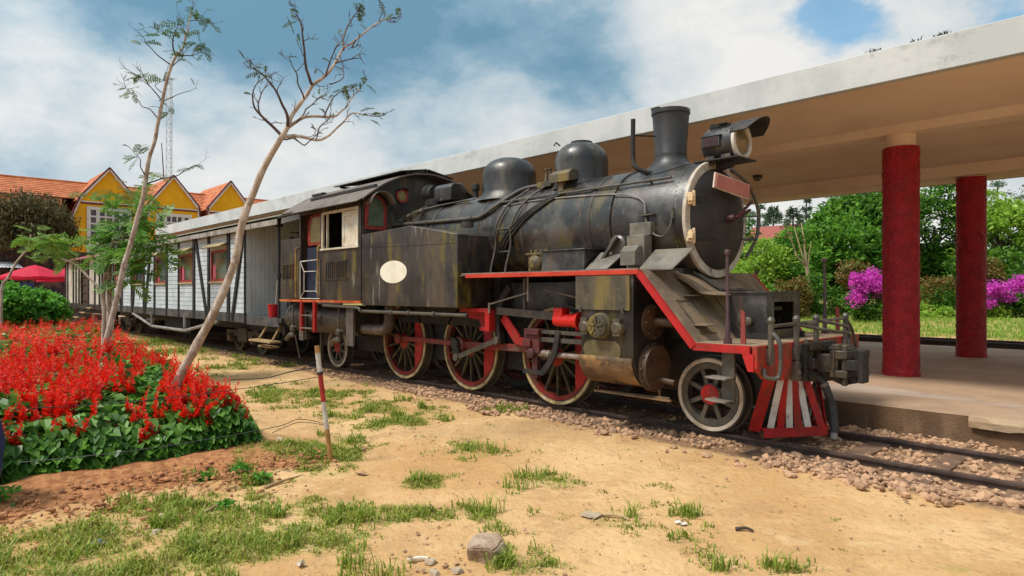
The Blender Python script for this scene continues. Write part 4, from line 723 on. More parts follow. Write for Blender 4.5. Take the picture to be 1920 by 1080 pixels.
# central cover: curved sheet falling forward from under the smokebox, then a tall side, then a dark box
mb = MB(); pr = [(-4.62, 1.96), (-4.40, 1.93), (-4.22, 1.84), (-4.05, 1.72), (-3.86, 1.695), (-3.84, 1.675), (-4.05, 1.69), (-4.24, 1.815), (-4.42, 1.905), (-4.62, 1.935)]
mb.prism(pr, 'y', YC-.72, YC+.68); ap = mb.build('saddle_apron', PLATE, loco, ang=20)
mb = MB(); mb.bar((-4.36, YC-.30, 1.935), (-4.02, YC-.30, 1.735), .03, .03); mb.bar((-4.02, YC-.30, 1.73), (-3.92, YC+.3, 1.725), .03, .03); mb.tube(sm([(-4.38, YC-.34, 1.95), (-4.20, YC-.34, 1.86), (-4.06, YC-.30, 1.76), (-3.98, YC-.2, 1.735), (-3.97, YC+.05, 1.735)], 4), .028, 8); mb.build('apron_pipe', GRM, ap)
mb = MB(); mb.box(-4.45, -3.872, YC-.41, YC+.44, 1.181, 1.69); cs = mb.build('saddle_casing', mat('brown_casing', (.19, .145, .085), (.11, .085, .05), 3, .55, .3, 50, [(3, V1, .48, .62, .7, (.24, .18, .05)), (6, (1, 1, 1), .55, .66, .6, (.06, .045, .03))]), loco, bev=.006)
mb = MB(); mb.bar((-4.05, YC-.415, 1.65), (-3.70, YC-.415, 1.25), .012, .02, (0, 1, 0)); mb.lathe((-3.62, YC-.42, 1.38), (0, -1, 0), [(0, .05), (.05, .05), (.06, .03)], 10); mb.build('clip', GRM, cs)
bx0, bx1, by0, by1, bz0, bz1 = -3.87, -3.42, YC-.41, YC+.44, 1.185, 1.70
mb = MB(); mb.box(bx0, bx1, by0, by0+.03, bz0, bz1); mb.box(bx0, bx1, by1-.03, by1, bz0, bz1); mb.box(bx0, bx1+.02, by0-.02, by1+.02, bz1, bz1+.02); mb.box(bx0, bx0+.02, by0+.03, by1-.03, bz0, bz1)
mb.box(bx1-.02, bx1, by0+.03, by0+.18, bz0, bz1); mb.box(bx1-.02, bx1, by1-.16, by1-.03, bz0, bz1); mb.box(bx1-.02, bx1, by0+.18, by1-.16, bz0, bz0+.10); mb.box(bx1-.02, bx1, by0+.18, by1-.16, bz1-.10, bz1)
bo = mb.build('front_box', BLK, loco)
mb = MB()
for y in np.arange(by0+.06, by1, .11): mb.lathe((bx1, y, bz1-.05), (1, 0, 0), [(0, .012), (.008, .008)], 6)
mb.build('rivets', BLK, bo); mb = MB(); mb.box(-3.80, -3.62, YC-.1, YC+.2, 1.2, 1.45); mb.tube([(-3.65, YC-.05, 1.3), (-3.55, YC-.05, 1.52), (-3.55, YC+.2, 1.52)], .03, 8); mb.build('pump_fitting', GRM, bo)
# flag irons and red sticks
for sgn in (-1, 1):
    x, y = (-3.44, YC+sgn*1.22); mb = MB(); mb.tube([(x, y, 1.18), (x, y, 1.42), (x, y, 1.44), (x-.005, y, 2.10)], [.028, .026, .018, .016], 10); mb.lathe((x-.005, y, 2.09), (0, 0, 1), [(0, .018), (.01, .03), (.04, .032), (.055, .02), (.06, .004)], 14); mb.tube([(x, y, 1.18), (x, y, 1.24)], .045, 10)
    mb.build('flag_iron', mat('plum_iron', (.075, .035, .04), (.05, .025, .03), 6, .5, .1, 50, [(9, (1, 1, .4), .58, .7, .5, (.35, .25, .18))]), fp)
    mb = MB(); mb.prism([(x+.10, 1.18), (x+.15, 1.18), (x+.14, 1.50), (x+.10, 1.53)], 'y', y+.09-.012, y+.09+.012); mb.build('red_stick', mat('dull_red_stick', (.30, .05, .035), (.22, .04, .03), 6, .6, .1), fp)
# hand rails on the beam
mb = MB(); xh = -3.04
for y in (YC-1.10, YC-.52, YC-.02, YC+.82): mb.tube([(xh, y, .98), (xh, y, 1.40)], .030, 10); mb.lathe((xh, y, 1.40), (0, 0, 1), [(0, .035), (.03, .04), (.06, .025), (.065, .01)], 12); mb.box(xh-.03, xh+.02, y-.04, y+.04, 1.0, 1.14)
mb.tube([(xh, YC-1.10, 1.37), (xh, YC+.82, 1.40)], .018, 8)
mb.tube(sm([(xh+.02, YC-1.10, 1.30), (xh+.10, YC-1.12, 1.20), (xh+.10, YC-1.12, .92), (xh+.07, YC-1.16, .86), (xh, YC-1.22, .88), (xh-.02, YC-1.20, .95)], 4), .022, 8)
mb.tube(sm([(xh, YC+.82, 1.40), (xh+.03, YC+.95, 1.25), (xh+.03, YC+1.08, 1.0)], 3), .018, 8)
mb.tube(sm([(xh, YC-.52, 1.37), (xh+.22, YC-.22, 1.30), (xh+.30, YC+.05, 1.27), (xh+.30, YC+.12, 1.22), (xh+.30, YC+.12, 1.02)], 3), .018, 8)
mb.tube(sm([(xh, YC-.02, 1.40), (xh+.18, YC+.25, 1.34), (xh+.22, YC+.32, 1.28), (xh+.22, YC+.32, 1.05)], 3), .018, 8)
mb.tube([(xh, YC-.3, 1.36), (xh+.03, YC-.12, 1.37)], .03, 8); mb.build('shunting_rail', GRM, beam)
# coupler
CPL = mat('coupler_iron', (.022, .019, .016), (.055, .042, .028), 4, .5, .3, 40, [(5, (1, 1, 1), .54, .66, .6, (.13, .085, .035))])
mb = MB(); mb.box(-3.07, -2.99, YC-.42, YC-.22, .76, 1.16); mb.box(-3.07, -2.99, YC+.22, YC+.42, .76, 1.16); mb.box(-3.07, -2.98, YC-.22, YC+.22, .74, .84); mb.box(-3.07, -2.98, YC-.22, YC+.22, 1.08, 1.16)
mb.bar((-3.05, YC-.28, 1.17), (-2.92, YC+.12, 1.06), .05, .07); mb.box(-3.02, -2.92, YC-.36, YC-.26, .9, 1.0)
for z in (.8, .9, 1.0, 1.1): mb.lathe((-2.99, YC-.32, z), (1, 0, 0), [(0, .028), (.03, .026), (.035, .015)], 8)
cb = mb.build('coupler_pocket', CPL, beam, bev=.006)
mb = MB(); mb.box(-3.0, -2.80, YC-.12, YC+.12, .84, 1.04); mb.prism([(-2.84, YC-.17), (-2.74, YC-.19), (-2.66, YC-.17), (-2.64, YC+.14), (-2.60, YC+.20), (-2.59, YC+.29), (-2.66, YC+.30), (-2.84, YC+.2)], 'z', .80, .88)
mb.prism([(-2.84, YC-.17), (-2.74, YC-.19), (-2.66, YC-.17), (-2.64, YC+.14), (-2.60, YC+.20), (-2.59, YC+.29), (-2.66, YC+.30), (-2.84, YC+.2)], 'z', 1.0, 1.09); mb.box(-2.83, -2.76, YC-.17, YC+.18, .86, 1.02); mb.box(-2.68, -2.63, YC-.02, YC+.28, .86, 1.02)
mb.tube([(-2.70, YC-.13, .72), (-2.70, YC-.13, 1.14)], .033, 10); mb.prism([(-2.90, 1.09), (-2.84, 1.15), (-2.70, 1.15), (-2.66, 1.09)], 'y', YC-.08, YC+.10); mb.box(-2.80, -2.78, YC-.20, YC-.15, .80, 1.10)
mb.prism([(-2.98, .80), (-2.74, .71), (-2.60, .75), (-2.60, .80), (-2.98, .86)], 'y', YC-.07, YC+.07)
ck = mb.build('coupler', CPL, beam, bev=.010)
mb = MB(); mb.prism([(-2.70, YC-.16), (-2.60, YC-.17), (-2.53, YC-.13), (-2.53, YC-.04), (-2.62, YC-.06), (-2.70, YC-.08)], 'z', .885, .995); mb.prism([(-2.56, YC-.15), (-2.51, YC-.14), (-2.51, YC+.02), (-2.55, YC+.0)], 'z', .76, 1.10); mb.build('knuckle', DRK, ck, bev=.008)
# brake pipe and hose
mb = MB(); mb.tube(sm([(-3.08, YC-.55, .95), (-3.0, YC-.55, .86), (-3.080, YC-.50, .80), (-3.050, YC-.25, .80), (-3.020, YC-.12, .80)], 4), .024, 8); mb.box(-3.08, -3.0, YC-.58, YC-.50, .78, .98); mb.lathe((-3.030, YC-.2, .80), (0, 1, 0), [(0, .05), (.09, .05)], 12); bpz = mb.build('brake_pipe', GRM, beam)
mb = MB(); mb.tube(sm([(-3.020, YC-.12, .80), (-2.960, YC-.06, .74), (-2.930, YC-.03, .66), (-2.890, YC+.02, .48), (-2.870, YC+.03, .32), (-2.870, YC+.03, .18)], 5), .042, 12); mb.build('brake_hose', RUB, bpz)
MB().lathe((-2.955, YC-.05, .72), (.4, .35, -.85), [(0, .048), (.035, .05), (.04, .044)], 12).build('hose_clamp', PIPE, bpz); MB().lathe((-2.870, YC+.03, .18), (0, 0, -1), [(0, .036), (.07, .04), (.08, .02)], 12).build('hose_end', PIPE, bpz)
# cowcatcher, a wedge of alternating red and white bars
cwc = MB(); nose = V(-2.93, YC, .19); 
for sgn in (-1, 1):
    e0 = V(-3.38, YC+sgn*.55, .17); cwc.bar(e0, nose+V(0, 0, 0), .02, .10); cwc.bar(e0+V(-.03, 0, .045), nose+V(-.03, 0, .045), .09, .014);
cw = cwc.build('cowcatcher', RED, beam)
WST = mat('chipped_white_bar', (.62, .60, .56), (.50, .47, .44), 6, .6, .2, 60, [(16, (1, 1, .6), .57, .66, .8, (.25, .03, .02))])
for sgn in (-1, 1):
    for i, (tb, tt) in enumerate(((-.10, .02), (.10, .14), (.26, .22), (.40, .32), (.54, .45), (.70, .55), (.92, .72))):
        e0 = V(-3.38, YC+sgn*.55, .2); b_ = e0.lerp(nose, tb)+V(0, 0, .03); t_ = V(-3.20, YC+sgn*.64, .84).lerp(V(-3.08, YC, .84), tt)
        if i == 0: b_ = V(-3.47, YC+sgn*.60, .19); t_ = V(-3.24, YC+sgn*.68, .84)
        MB().bar(b_, t_, (.13 if i == 0 else .078 if i % 2 == 0 else .070), .012, (.66, sgn*.6, .0)).build('bar', WST if i % 2 else RED, cw)
# side tanks
for sgn in (-1, 1):
    yo, yi = YC+sgn*1.35, YC+sgn*.66
    mb = MB(); mb.prism([(-10.52, 1.47), (-7.75, 1.47), (-7.75, 2.58), (-9.0, 2.79), (-10.52, 2.74)], 'y', *sorted((yo, yi))); tk = mb.build('side_tank', TANK, loco, bev=.012)
    mb = MB(); ys = sorted((yo+sgn*.001, yo+sgn*.007)); mb.prism([(-10.50, 2.50), (-7.77, 2.44), (-7.77, 2.465), (-10.50, 2.53)], 'y', *ys)
    for x in np.arange(-10.45, -7.78, .085): mb.lathe((x, yo, 2.515-(x+10.5)*.0235+.05), (0, sgn, 0), [(0, .008), (.006, .005)], 6); mb.lathe((x, yo, 1.52), (0, sgn, 0), [(0, .008), (.006, .005)], 6)
    for z in np.arange(1.55, 2.5, .085): mb.lathe((-7.75, yo-sgn*.05, z), (1, 0, 0), [(0, .008), (.006, .005)], 6)
    mb.build('seam_strip', TANK, tk)
    mb = MB(); mb.lathe((-9.49, yo+sgn*.0015, 2.045), (0, sgn, 0), [(0, .1), (.002, .1)], 48)
    for k, p_ in enumerate(mb.v): mb.v[k] = (-9.49+(p_[0]+9.49)*4.1, p_[1], 2.045+(p_[2]-2.045)*1.9)
    mb.build('oval_plate', OVAL, tk, label='cream oval patch' if sgn < 0 else None)
    mb = MB(); mb.tube([(-8.0, YC+sgn*.95, 2.72), (-8.0, YC+sgn*.95, 2.80)], .10, 14); mb.build('filler_cap', TANK, tk)
    mb = MB(); mb.tube(sm([(-12.0, YC+sgn*1.34, 1.44), (-10.75, YC+sgn*1.34, 1.42), (-10.60, YC+sgn*1.34, 1.37), (-10.45, YC+sgn*1.30, 1.36), (-8.9, YC+sgn*1.30, 1.36), (-7.6, YC+sgn*1.28, 1.36)], 4), .028, 10)
    for x in (-9.6, -9.1, -8.4): mb.lathe((x, YC+sgn*1.30, 1.36), (1, 0, 0), [(-.03, .042), (.03, .042)], 10)
    mb.build('water_pipe', GRM, loco)
    mb = MB(); mb.tube(sm([(-10.95, YC+sgn*1.05, 1.02), (-10.35, YC+sgn*1.05, 1.02), (-10.12, YC+sgn*1.05, 1.08), (-10.06, YC+sgn*1.05, 1.30), (-10.06, YC+sgn*1.05, 1.5)], 4), .10, 14); mb.build('balance_pipe', mat('rusty_pipe', (.09, .065, .055), (.05, .036, .03), 4, .55, .2, 50, [(5, (1, 1, 1), .5, .7, .5, (.20, .11, .05))]), loco)
    # cab side
    cs0 = MB(); y0, y1 = sorted((YC+sgn*1.345, YC+sgn*1.325))
    cs0.box(-12.12, -10.525, y0, y1, 1.545, 2.55); cs0.box(-12.12, -12.07, y0, y1, 2.55, 3.28); cs0.box(-10.66, -10.525, y0, y1, 2.55, 3.40); cs0.box(-13.06, -10.66, y0, y1, 3.28, 3.40); cs0.box(-13.06, -13.0, y0, y1, 1.545, 3.28)
    cab = cs0.build('cab_side', TANK, loco)
    mb = MB()
    for k in range(11): x = -11.88+k*.075; mb.box(x, x+.03, y0-.012 if sgn < 0 else y0, y1 if sgn < 0 else y1+.012, 1.98, 2.27)
    mb.box(-11.92, -11.05, *sorted((yo, yo+sgn*.012)), 2.28, 2.30); mb.box(-11.92, -11.05, *sorted((yo, yo+sgn*.012)), 1.94, 1.96); mb.build('louvre', BLK, cab)
    mb = MB(); yw = sorted((YC+sgn*1.35, YC+sgn*1.305)); mb.box(-12.12, -10.62, *sorted((YC+sgn*1.38, YC+sgn*1.346)), 2.515, 2.55); mb.box(-12.07, -12.02, *yw, 2.55, 3.25); mb.box(-10.70, -10.645, *sorted((YC+sgn*1.36, YC+sgn*1.30)), 2.55, 3.27); mb.box(-12.02, -10.70, *yw, 3.22, 3.27); mb.box(-11.86, -11.84, *yw, 2.55, 3.22)
    wf = mb.build('window_frame', WOODW, cab, bev=.003)
    mb = MB(); yw2 = sorted((YC+sgn*1.335, YC+sgn*1.30)); mb.box(-11.27, -11.20, *yw2, 2.56, 3.21); mb.box(-10.78, -10.71, *yw2, 2.56, 3.21); mb.box(-11.20, -10.78, *yw2, 3.12, 3.21); mb.box(-11.20, -10.78, *yw2, 2.56, 2.63); mb.box(-11.20, -10.78, *sorted((YC+sgn*1.32, YC+sgn*1.31)), 2.63, 3.12); mb.build('shutter', WOODW, wf, bev=.003)
    mb = MB(); mb.box(-13.96, -10.53, *sorted((YC+sgn*1.375, YC+sgn*1.33)), 1.50, 1.545); mb.build('cab_sill', ORNG, cab, label='faded orange cab sill' if sgn < 0 else None)
    bk = MB(); bk.box(-13.96, -13.06, *sorted((YC+sgn*1.345, YC+sgn*.02)), 1.55, 2.83); bk = bk.build('bunker', TANK, loco, bev=.01)
    mb = MB()
    for k in range(9): x = -13.86+k*.075; mb.box(x, x+.03, *sorted((yo-sgn*.004, yo+sgn*.012)), 1.98, 2.27)
    mb.box(-13.9, -13.2, *sorted((yo, yo+sgn*.012)), 2.285, 2.305); mb.build('louvre', BLK, bk)
    mb = MB(); mb.tube([(-13.6, YC+sgn*.9, 2.83), (-13.6, YC+sgn*.9, 2.90)], .16, 14); mb.tube([(-13.6, YC+sgn*.9, 2.9), (-13.6, YC+sgn*.9, 3.0)], .02, 8); mb.tube([(-13.68, YC+sgn*.9, 2.98), (-13.52, YC+sgn*.9, 2.98)], .012, 8); mb.build('filler_cap', DRK, bk)
    for x, m_ in ((-13.08, OCHR), (-12.09, OCHR)):
        mb = MB(); mb.tube(sm([(x, yo, 2.62), (x, yo+sgn*.05, 2.60), (x, yo+sgn*.06, 2.5), (x, yo+sgn*.06, 1.68), (x, yo+sgn*.05, 1.62), (x, yo, 1.60)], 3), .020, 10); mb.build('grab_rail', m_, cab)
    # doorway: made-up dark blue sheet standing in for the dark interior, round topped window leaf, white tube gate
    mb = MB(); mb.box(-13.0, -12.12, *sorted((YC+sgn*1.22, YC+sgn*1.20)), 1.56, 2.62); mb.build('interior_panel', BLUE, cab)
    wl = MB(); pt = [(-12.92, 2.66), (-12.22, 2.66), (-12.20, 2.76), (-12.20, 3.12), (-12.30, 3.26), (-12.45, 3.30), (-12.68, 3.30), (-12.84, 3.26), (-12.94, 3.10), (-12.94, 2.76)]; wl.prism(pt, 'y', *sorted((YC+sgn*1.215, YC+sgn*1.20))); wlo = wl.build('door_window', WREDF, cab)
    c0 = V(-12.57, 0, 2.97); mb = MB(); mb.prism([(c0.x+(x-c0.x)*.72+.03, c0.z+(z-c0.z)*.80) for x, z in pt], 'y', *sorted((YC+sgn*1.219, YC+sgn*1.2155))); mb.build('glass', AMB, wlo)
    mb = MB(); g = lambda x, z, o=1.36: (x, YC+sgn*o, z)
    mb.tube([g(-12.98, 2.33), g(-12.13, 2.35), g(-12.13, 1.57), g(-12.98, 1.57), g(-12.98, 2.33)], .012, 8); mb.tube([g(-12.80, 2.12), g(-12.26, 2.12), g(-12.26, 1.72), g(-12.80, 1.72), g(-12.80, 2.12)], .010, 8)
    for a, b in (((-12.98, 2.33), (-12.80, 2.12)), ((-12.98, 1.57), (-12.80, 1.72)), ((-12.13, 1.57), (-12.26, 1.72))): mb.tube([g(*a), g(*b)], .009, 6)
    mb.build('gate', WHT, cab)
    mb = MB(); yl = YC+sgn*1.36; mb.box(-12.94, -12.86, yl-.03, yl+.03, .90, 1.52); mb.box(-12.36, -12.28, yl-.03, yl+.03, .90, 1.52)
    la = mb.build('cab_ladder', RED, loco)
    for z in (1.22, .96): MB().box(-12.86, -12.36, yl-.05, yl+.05, z, z+.018).build('tread', MATS['worn_step_steel'], la)
    # under the cab
    mb = MB(); mb.tube([(-14.0, YC+sgn*.95, 1.15), (-11.05, YC+sgn*.95, 1.15)], .30, 20); mb.box(-13.0, -12.9, *sorted((YC+sgn*1.27, YC+sgn*1.2)), .72, 1.3); mb.build('air_reservoir', mat('grimy_tank', (.030, .024, .02), (.06, .045, .03), 3, .5, .2, 40, [(4, (1, 1, 1), .52, .7, .6, (.11, .075, .025))]), loco)
    mb = MB(); mb.box(-11.18, -10.92, *sorted((YC+sgn*1.30, YC+sgn*1.26)), .70, 1.42); mb.box(-13.16, -12.97, *sorted((YC+sgn*1.30, YC+sgn*1.26)), .70, 1.3); mb.build('hanger_plate', mat('brown_grey_plate', (.12, .095, .08), (.08, .06, .05), 4, .6, .2, 50), loco)
    for x in (-13.45, -11.45):
        mb = MB(); mb.tube([(x, YC+sgn*1.3, 1.46), (x, YC+sgn*1.3, .98)], .018, 8); mb.lathe((x, YC+sgn*1.3, 1.0), (0, 0, -1), [(0, .03), (.03, .06), (.10, .07), (.14, .04), (.22, .06), (.26, .03)], 12); mb.tube(sm([(x, YC+sgn*1.3, .80), (x-.15, YC+sgn*1.3, .78), (x-.32, YC+sgn*1.3, .68)], 3), .05, 10); mb.tube([(x, YC+sgn*1.3, .95), (x+.2, YC+sgn*1.3, .98)], .02, 8)
        if x < -12: mb.tube([(x+.1, YC+sgn*1.3, .8), (x+.22, YC+sgn*1.25, .3)], .012, 6)
        mb.build('injector', mat('injector_brass', (.10, .075, .05), (.06, .045, .035), 7, .5, .2, 50), loco)
    mb = MB(); mb.prism([(-12.9, .25), (-12.75, .25), (-12.8, .95), (-12.95, .95)], 'y', *sorted((YC+sgn*.72, YC+sgn*.68))) if False else mb.box(-13.42, -13.36, *sorted((YC+sgn*.70, YC+sgn*.64)), .2, .9); mb.build('brake_hanger', GRM, loco)
# cab ends, floor, roof
def roofz(y): return 3.94-.28*((y-YC)/1.0)**2 if True else 0
arc = [(y, roofz(y)) for y in np.linspace(YC-1.345, YC+1.345, 25)]
mb = MB(); mb.prism([(YC-1.345, 1.55), *arc, (YC+1.345, 1.55)], 'x', -10.55, -10.524); cf = mb.build('cab_front', BLK, loco)
mb = MB(); mb.prism([(YC-1.32, 1.55), *[(YC+(y-YC)*.98, z-.01) for y, z in arc], (YC+1.32, 1.55)], 'x', -13.05, -13.02); mb.build('cab_rear', BLK, loco)
mb = MB(); mb.box(-13.02, -10.55, YC-1.32, YC+1.32, 1.50, 1.545); mb.build('cab_floor', DRK, loco)
mb = MB(); mb.box(-11.2, -10.56, YC-.7, YC+.7, 1.55, 3.1); mb.tube([(-11.35, YC-.5, 2.4), (-11.35, YC+.5, 2.4)], .05, 8); mb.build('boiler_backhead', DRK, loco)
mb = MB(); rows_ = [[(x, y, roofz(y)+dz) for y in np.linspace(YC-1.47, YC+1.47, 29)] for x, dz in ((-13.62, .0), (-13.62, .03), (-10.28, .03), (-10.28, .0), (-13.62, .0))]; mb.sheet(rows_); rf = mb.build('cab_roof', ROOFM, loco)
for sgn in (-1, 1):
    mb = MB(); mb.bar((-11.63, YC+sgn*1.30, 3.455), (-11.63, YC+sgn*1.58, 3.30), 2.64, .016, (0, sgn*.5, .86)); mb.build('window_visor', ROOFM, rf)
    mb = MB(); mb.bar((-12.9, YC+sgn*1.15, 3.625), (-10.35, YC+sgn*1.15, 3.625), .05, .05); mb.build('roof_rib', DRK, rf)
    # front spectacle: arched window with a hood
    c_ = V(-10.52, YC+sgn*1.07, 3.10); a_ = [(c_.y+.22*math.cos(t_), 3.24+.24*math.sin(t_)) for t_ in np.linspace(0, math.pi, 15)]
    fr = MB().prism([(c_.y+.22, 2.84), *a_, (c_.y-.22, 2.84)], 'x', -10.522, -10.495).build('front_window', WREDF, cf)
    a2 = [(c_.y+.155*math.cos(t_), 3.22+.20*math.sin(t_)) for t_ in np.linspace(0, math.pi, 15)]; MB().prism([(c_.y+.155, 2.91), *a2, (c_.y-.155, 2.91)], 'x', -10.494, -10.489).build('glass', GLS, fr)
    mb = MB(); hd = [[(x, c_.y+.26*math.cos(t_), 3.26+.26*math.sin(t_)) for t_ in np.linspace(.15, math.pi-.05, 17)] for x in (-10.52, -10.22)]; mb.sheet(hd); o = mb.build('hood', ROOFM, fr); q = o.modifiers.new('thick', 'SOLIDIFY'); q.thickness = .010
    rw = MB().ring((-10.522, YC+sgn*.50, 3.52), (1, 0, 0), .095, .135, 0, .03, 28).build('round_window', WREDF, cf); MB().lathe((-10.522, YC+sgn*.50, 3.52), (1, 0, 0), [(0, .095), (.012, .095), (.015, .02)], 24).build('glass', AMB, rw)
    mb = MB(); mb.sheet([[(x, YC+sgn*.50+.145*math.cos(t_), 3.52+.145*math.sin(t_)) for t_ in np.linspace(.7, math.pi-.7, 9)] for x in (-10.52, -10.42)]); o = mb.build('hood', DRK, rw); q = o.modifiers.new('thick', 'SOLIDIFY'); q.thickness = .008
    mb = MB(); mb.bar((-11.7, YC+sgn*.47, 4.06), (-11.7, YC+sgn*.02, 4.15), 2.35, .02, (0, 0, 1)) if False else mb.prism([(YC+sgn*.02, 4.07), (YC+sgn*.62, 3.965), (YC+sgn*.62, 3.945), (YC+sgn*.02, 4.05)], 'x', -12.95, -10.38); mb.build('ventilator_flap', DRK, rf)
for x in (-12.9, -11.7): MB().box(x, x+.04, YC-.5, YC+.5, 3.93, 3.975).build('ventilator_rib', DRK, rf)
for y, z in ((YC-.42, 3.98), (YC+.42, 3.98), (YC, 4.055)): MB().box(-10.45, -10.41, y-.02, y+.02, 3.91, z).build('ventilator_strut', DRK, rf)
MB().box(-13.4, -12.9, YC-.9, YC-.8, 3.765, 3.81).build('roof_strip', DRK, rf)
# turbo generator on the firebox top
mb = MB(); mb.lathe((-9.98, 7.15, 3.52), (1, 0, -.05), [(0, .10), (.02, .15), (.10, .165), (.14, .12), (.2, .14), (.26, .14)], 24); mb.tube([(-10.0, 7.15, 3.52), (-10.06, 7.15, 3.52)], .05, 10)
for i in range(8): a = i*math.pi/4; mb.lathe((-9.98, 7.15+.12*math.cos(a), 3.52+.12*math.sin(a)), (-1, 0, 0), [(0, .018), (.02, .014)], 6)
mb.box(-9.9, -9.5, 7.05, 7.25, 3.28, 3.40); gn = mb.build('turbo_generator', DRK, loco)
mb = MB(); mb.prism([(6.98, 3.30), (7.32, 3.30), (7.32, 3.54), (7.24, 3.61), (7.06, 3.61), (6.98, 3.54)], 'x', -9.55, -9.05); mb.build('generator_casing', BLK, gn, bev=.02)
mb = MB()
for k in range(4): mb.tube(sm(ob([(-10.4, 3.10-.06*k), (-10.2+.1*k, 3.16), (-9.6+.2*k, 3.24), (-9.0+.2*k, 3.24)], .02+.008*k), 4), .012, 6)
for x, z in ((-10.05, 3.05), (-9.75, 3.12), (-10.25, 2.98)): mb.lathe(on_boiler(x, z, 0), (0, -.8, .6), [(0, .04), (.05, .035), (.06, .05), (.09, .04)], 10)
mb.build('copper_pipes', GRM, boil)
# ------------------------------------------------------------------ passenger carriage
car = thing('passenger_carriage', (-22, YC, RZ), 'grey white planked passenger carriage with black timber frame coupled behind the locomotive', 'railway carriage')
CX0, CX1, CYN, CYF = -31.2, -16.1, 6.17, 8.73
def croofz(y): return 3.31+.27*(1-((y-YC)/1.40)**2)
for side, yy in ((-1, CYN), (1, CYF)):
    mb = MB(); z = 1.18
    wins = [(-18.55, -17.30), (-21.20, -20.02), (-23.72, -22.60), (-26.6, -25.3), (-29.4, -28.3)]
    while z < 3.25:
        z1 = min(z+.125, 3.27); segs = [(CX0, CX1)]
        if z < 2.80 and z1 > 1.98:
            e_ = [CX0]+[q for w in sorted(wins) for q in w]+[CX1]; segs = list(zip(e_[::2], e_[1::2]))
        for a, b in segs: mb.box(a, b, *sorted((yy, yy-side*.03+random.uniform(-.004, .004))), z, z1-.010)
        z = z1
    sw = mb.build('side_planking', PLANK, car, ang=0)
    mb = MB(); yb = sorted((yy-side*.035, yy-side*.06)); e_ = [CX0]+[q for w in sorted(wins) for q in w]+[CX1]
    for a, b in list(zip(e_[::2], e_[1::2])): mb.box(a, b, *yb, 1.1, 3.26)
    mb.box(CX0, CX1, *yb, 1.1, 1.98); mb.box(CX0, CX1, *yb, 2.80, 3.26); mb.build('side_lining', SILL, car)
    mb = MB(); mb.box(CX0, CX1, *sorted((yy, yy+side*.02)), .95, 1.18); mb.build('sill', SILL, car)
    ft = lambda x, z, o=.025: (x, yy+side*o, z)
    for x, w in ((-16.13, .05), (-17.22, .17), (-18.68, .14), (-19.90, .16), (-21.30, .09), (-22.50, .14), (-23.85, .13), (-25.15, .15), (-26.75, .15), (-28.15, .14), (-29.55, .14), (-31.12, .10)):
        MB().box(x-w/2, x+w/2, *sorted((yy, yy+side*.035)), .96, 3.27).build('frame_post', BLKW, car)
    for (xa, za), (xb, zb) in (((-16.20, 3.2), (-16.95, 1.0)), ((-19.75, 3.24), (-18.80, 1.0)), ((-24.3, 3.2), (-25.0, 1.0)), ((-26.0, 3.2), (-26.65, 1.0)), ((-29.1, 3.2), (-28.3, 1.0))):
        MB().bar(ft(xa, za, .03), ft(xb, zb, .03), .13, .03, (0, 1, 0)).build('frame_brace', BLKW, car)
    for k, (a, b) in enumerate(wins):
        mb = MB(); y2 = sorted((yy+side*.012, yy-side*.05)); mb.box(a, a+.06, *y2, 1.98, 2.80); mb.box(b-.06, b, *y2, 1.98, 2.80); mb.box(a+.06, b-.06, *y2, 2.74, 2.80); mb.box(a+.06, b-.06, *y2, 1.98, 2.04)
        wn = mb.build('window_frame', WREDF, car); MB().box(a-.04, b+.04, *sorted((yy, yy+side*.05)), 1.93, 1.978).build('window_ledge', AWN, wn)
        MB().box(a+.06, b-.06, *sorted((yy-side*.03, yy-side*.036)), 2.04, 2.74).build('pane', WGLS, wn)
        mb = MB(); mb.box(a+.10, a+.30, *sorted((yy-side*.022, yy-side*.028)), 2.05, 2.42+.1*(k % 2)); mb.build('umbrella_reflection', mat('pink_reflection', (.48, .10, .13), (.40, .07, .10), 4, .8, .1), wn)  # pink strip before the pane paints in a red umbrella's reflection
        MB().bar(ft((a+b)/2, 2.98, .02), ft((a+b)/2, 2.86, .24), (b-a)+.12, .03, (0, side*.5, .86)).build('awning', AWN, car)
    mb = MB(); mb.tube([(-26.6, yy, .92), (-24.2, yy, .56), (-20.75, yy, .56), (-18.0, yy, .92)], .045, 10); mb.tube([(-24.2, yy, .56), (-24.2, yy, 1.0)], .05, 8); mb.tube([(-20.75, yy, .56), (-20.75, yy, 1.0)], .05, 8); mb.build('truss_rod', PIPE, car)
mb = MB(); yr = [YC-1.45+2.9*i/28 for i in range(29)]
rr = [[(x, y, croofz(y)+d_) for y in yr] for x, d_ in ((CX0-.1, .0), (CX0-.1, .05), (-13.88, .05), (-13.88, 0.0), (CX0-.1, 0.0))]; mb.sheet(rr); cr_ = mb.build('roof', CROOF, car, ang=25)
for sgn in (-1, 1):
    mb = MB()
    for k in range(12): xa = CX0-.1+k*(17.4/12); mb.box(xa, xa+17.4/12-.03, *sorted((YC+sgn*1.455, YC+sgn*1.43)), 3.17, 3.285)
    mb.build('gutter_board', mat('eave_board', (.36, .33, .29), (.24, .21, .18), 4, .75, .3, 40, [(4, (.4, 1, 1), .5, .7, .6, (.11, .09, .07))]), cr_, ang=0)
mb = MB()
arc_ = [(y, croofz(y)-.02) for y in yr[1:-1]]
mb.prism(arc_+[(y, z-.12) for y, z in arc_[::-1]], 'x', -13.95, -13.90); mb.build('roof_bow', PLNK2, cr_)
mb = MB(); yw_ = np.linspace(CYN+.02, CYF-.02, 24)
